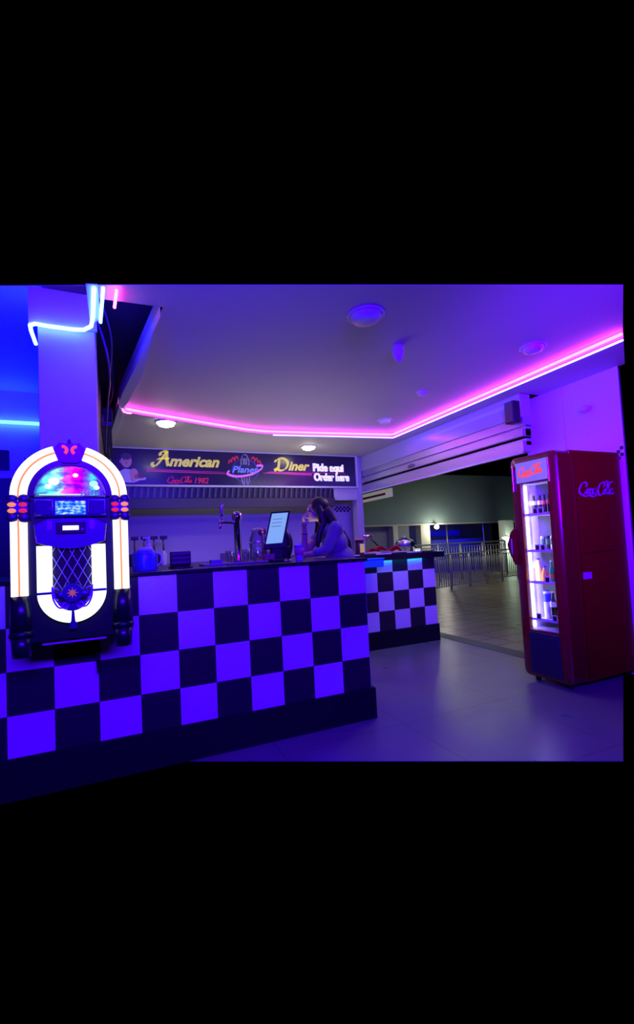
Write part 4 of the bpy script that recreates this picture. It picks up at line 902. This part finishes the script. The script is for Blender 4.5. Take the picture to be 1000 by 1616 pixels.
# price tags hanging on the shelf fronts
for si, (z, ys_) in enumerate([(SHZ[0], (2.77, 2.715)), (SHZ[1], (2.775, 2.72)), (SHZ[2], (2.70,)), (SHZ[3], (2.81, 2.655))]):
    for k, y in enumerate(ys_):
        q = B().box(FX+.046, FX+.0495, y-.022, y+.022, z+.010, z+.062).box(FX+.044, FX+.0455, y-.016, y+.016, z+.017, z+.055, 1)
        solo('price_tag', q, [M['shelf'], M['bplast']], ('left' if k == 0 else 'right')+' white framed price tag on the '+['top', 'second', 'third', 'bottom'][si]+' fridge shelf', 'price tag', 'price tags in the fridge')

# ================================================================== THE HALL OUTSIDE
hallp = mat('hall_paint', (.22, .31, .31), .8, noise=.06, nscale=2)
struct('wall_far', B().box(7.0, 15.0, 13.0, 13.25, 1.84, 3.62), hallp)
struct('wall_far', B().box(7.0, 15.0, 13.30, 15.2, 1.95, 2.05), mat('far_ceiling', (.25, .26, .22), .8))
struct('wall_far', B().box(7.0, 15.4, 15.2, 15.3, 0, 1.95), mat('far_dark', (.05, .05, .10), .8))
struct('trim_15', B().box(7.0, 15.0, 12.98, 13.0, 1.80, 1.86), mat('cornice', (.5, .5, .42), .6))
for k, (x, w, y, c) in enumerate([(8.80, .20, 13.0, (.55, .55, .42)), (9.15, .5, 13.05, (.20, .22, .22)), (10.06, .40, 13.0, (.48, .48, .38)), (12.85, .42, 11.85, (.55, .60, .50))]):
    solo('hall_column', B().box(x-w/2, x+w/2, y, y+.3, 0, 1.84, bev=.01), mat('column_paint', c, .7), ['slim pale column seen just left of the cake stand, far across the hall', 'broad grey column seen behind the cake stand, far across the hall', 'pale square column under the hall lamp', 'pale column with a lit wall lamp beside the fridge handle'][k], 'column', 'columns across the hall')
struct('wall_far', B().box(6.2, 8.75, 13.4, 13.5, 0, 3.6), mat('hall_wall_light', (.34, .36, .32), .8))
# blue lit bar area across
bl = glow('blue_bar', (.0, .0, .55), .55)
solo('serving_bar', B().box(11.0, 13.7, 13.9, 14.0, 0, 1.25), mat('bar_navy', (.03, .03, .35), .4), 'blue lit bar front far across the hall', 'bar')
solo('light_panel', B().box(11.3, 13.5, 15.15, 15.2, 1.40, 1.62), bl, 'blue glowing panel far across the hall', 'light')
area('bar_blue_light', (12.3, 13.6, 1.9), (12.3, 14.1, .6), 1.5, 25, (0.02, 0.02, 1.0), .3)
for k, (x, y) in enumerate([(11.35, 13.4), (13.15, 13.4)]):
    solo('bar_post', B().cyl((x, y, 0), (x, y, 1.95), .03, None, 10), M['steel'], ['left thin metal post before the blue bar', 'right thin metal post before the blue bar'][k], 'post', 'posts before the blue bar')
t = thing('hall_lamp', 'bright round lamp glowing under the hall cornice', 'lamp', (10.45, 12.85, 1.70))
part('bulb', B().ell((10.45, 12.85, 1.715), (.085, .085, .075)), glow('hall_bulb', (1, .95, .7), 14), t)
part('holder', B().cyl((10.45, 12.85, 1.77), (10.45, 12.90, 1.84), .04), M['smoke'], t)
pl_ = bpy.data.lights.new('hall_bulb_light', 'POINT'); pl_.energy = 35; pl_.color = (1, .95, .75); pl_.shadow_soft_size = .1
po = bpy.data.objects.new('hall_bulb_light', pl_); COL.objects.link(po); po.location = (10.45, 12.65, 1.62)
def bowl(x, y, z, r, s, lab):
    t = thing('wall_lamp', lab, 'lamp', (x, y, z), 'bowl lamps in the hall')
    part('bowl', B().lathe((x, y, z), [(r*.2, -.10*r/.18), (r*.6, -.06*r/.18), (r, .02), (r*.95, .04), (0, .04)], 20), glow('bowl_glow', (.85, 1, .88), s), t)
    part('arm', B().cyl((x, y, z+.02), (x, y+.25, z+.10), .015, None, 8), M['bplast'], t)
bowl(12.62, 11.60, 1.20, .30, 5, 'bright bowl lamp on the pale column beside the fridge handle')
bowl(8.98, 12.6, 1.26, .15, 2.5, 'small bright bowl lamp behind the cake dome')
bowl(9.35, 12.6, .95, .13, 2.0, 'lowest small bowl lamp seen just above the far counter')
area('column_uplight', (12.7, 11.4, .9), (12.85, 11.9, .8), .4, 10, (.7, 1.0, .8))
# hanging sign outside
t = thing('hanging_sign', 'white sign with a red band hanging outside the opening', 'sign', (4.5, 7.3, 2.08))
part('board', B().box(4.50, 4.54, 6.72, 8.1, 2.075, 2.23, bev=.004), mat('sign_cream', (.75, .74, .62), .6, emit=(.8, .8, .65), strength=.22), t)
part('red_band', B().box(4.494, 4.501, 6.90, 7.75, 2.125, 2.165), mat('band_red', (.6, .03, .03), .5), t)
part('lettering', B().box(4.490, 4.4945, 7.0, 7.5, 2.140, 2.148), mat('band_text', (.8, .7, .6), .5), t)
part('hanger', B().tube([(3.98, 6.58, 2.62), (4.52, 6.95, 2.62), (4.52, 6.95, 2.22)], .01, 6), M['steel'], t)
# railing: curved run of metal bars
def railing(path, h, label, nb, posts):
    t = thing('metal_railing', label, 'railing', (path[0][0], path[0][1], 0), 'railings in the hall')
    P = spline(path, 10); L = [0]
    for i in range(1, len(P)): L.append(L[-1]+math.hypot(P[i][0]-P[i-1][0], P[i][1]-P[i-1][1]))
    def at(s):
        s *= L[-1]
        for i in range(1, len(P)):
            if L[i] >= s-1e-9:
                u = (s-L[i-1])/max(L[i]-L[i-1], 1e-9); return (P[i-1][0]+(P[i][0]-P[i-1][0])*u, P[i-1][1]+(P[i][1]-P[i-1][1])*u)
        return P[-1][:2]
    part('top_rail', B().tube([(p[0], p[1], h) for p in P], .022, 8), M['alu'], t)
    part('lower_rail', B().tube([(p[0], p[1], .10) for p in P], .014, 8).tube([(p[0], p[1], h-.10) for p in P], .012, 8), M['alu'], t)
    for k in range(nb):
        x, y = at((k+.5)/nb); part('bar', B().cyl((x, y, .10), (x, y, h-.10), .011, None, 6), M['alu'], t)
    for k in range(posts):
        x, y = at(k/(posts-1)); part('post', B().cyl((x, y, 0), (x, y, h), .028, None, 8), M['alu'], t)
railing([(6.85, 8.75), (7.7, 9.0), (8.9, 9.33), (9.9, 9.62), (10.9, 9.85)], .88, 'near curved metal railing with upright bars beyond the far counter', 44, 6)
railing([(7.6, 10.4), (8.9, 10.75), (10.4, 11.1), (12.0, 11.3)], 1.12, 'farther metal railing behind the near one in the hall', 34, 5)
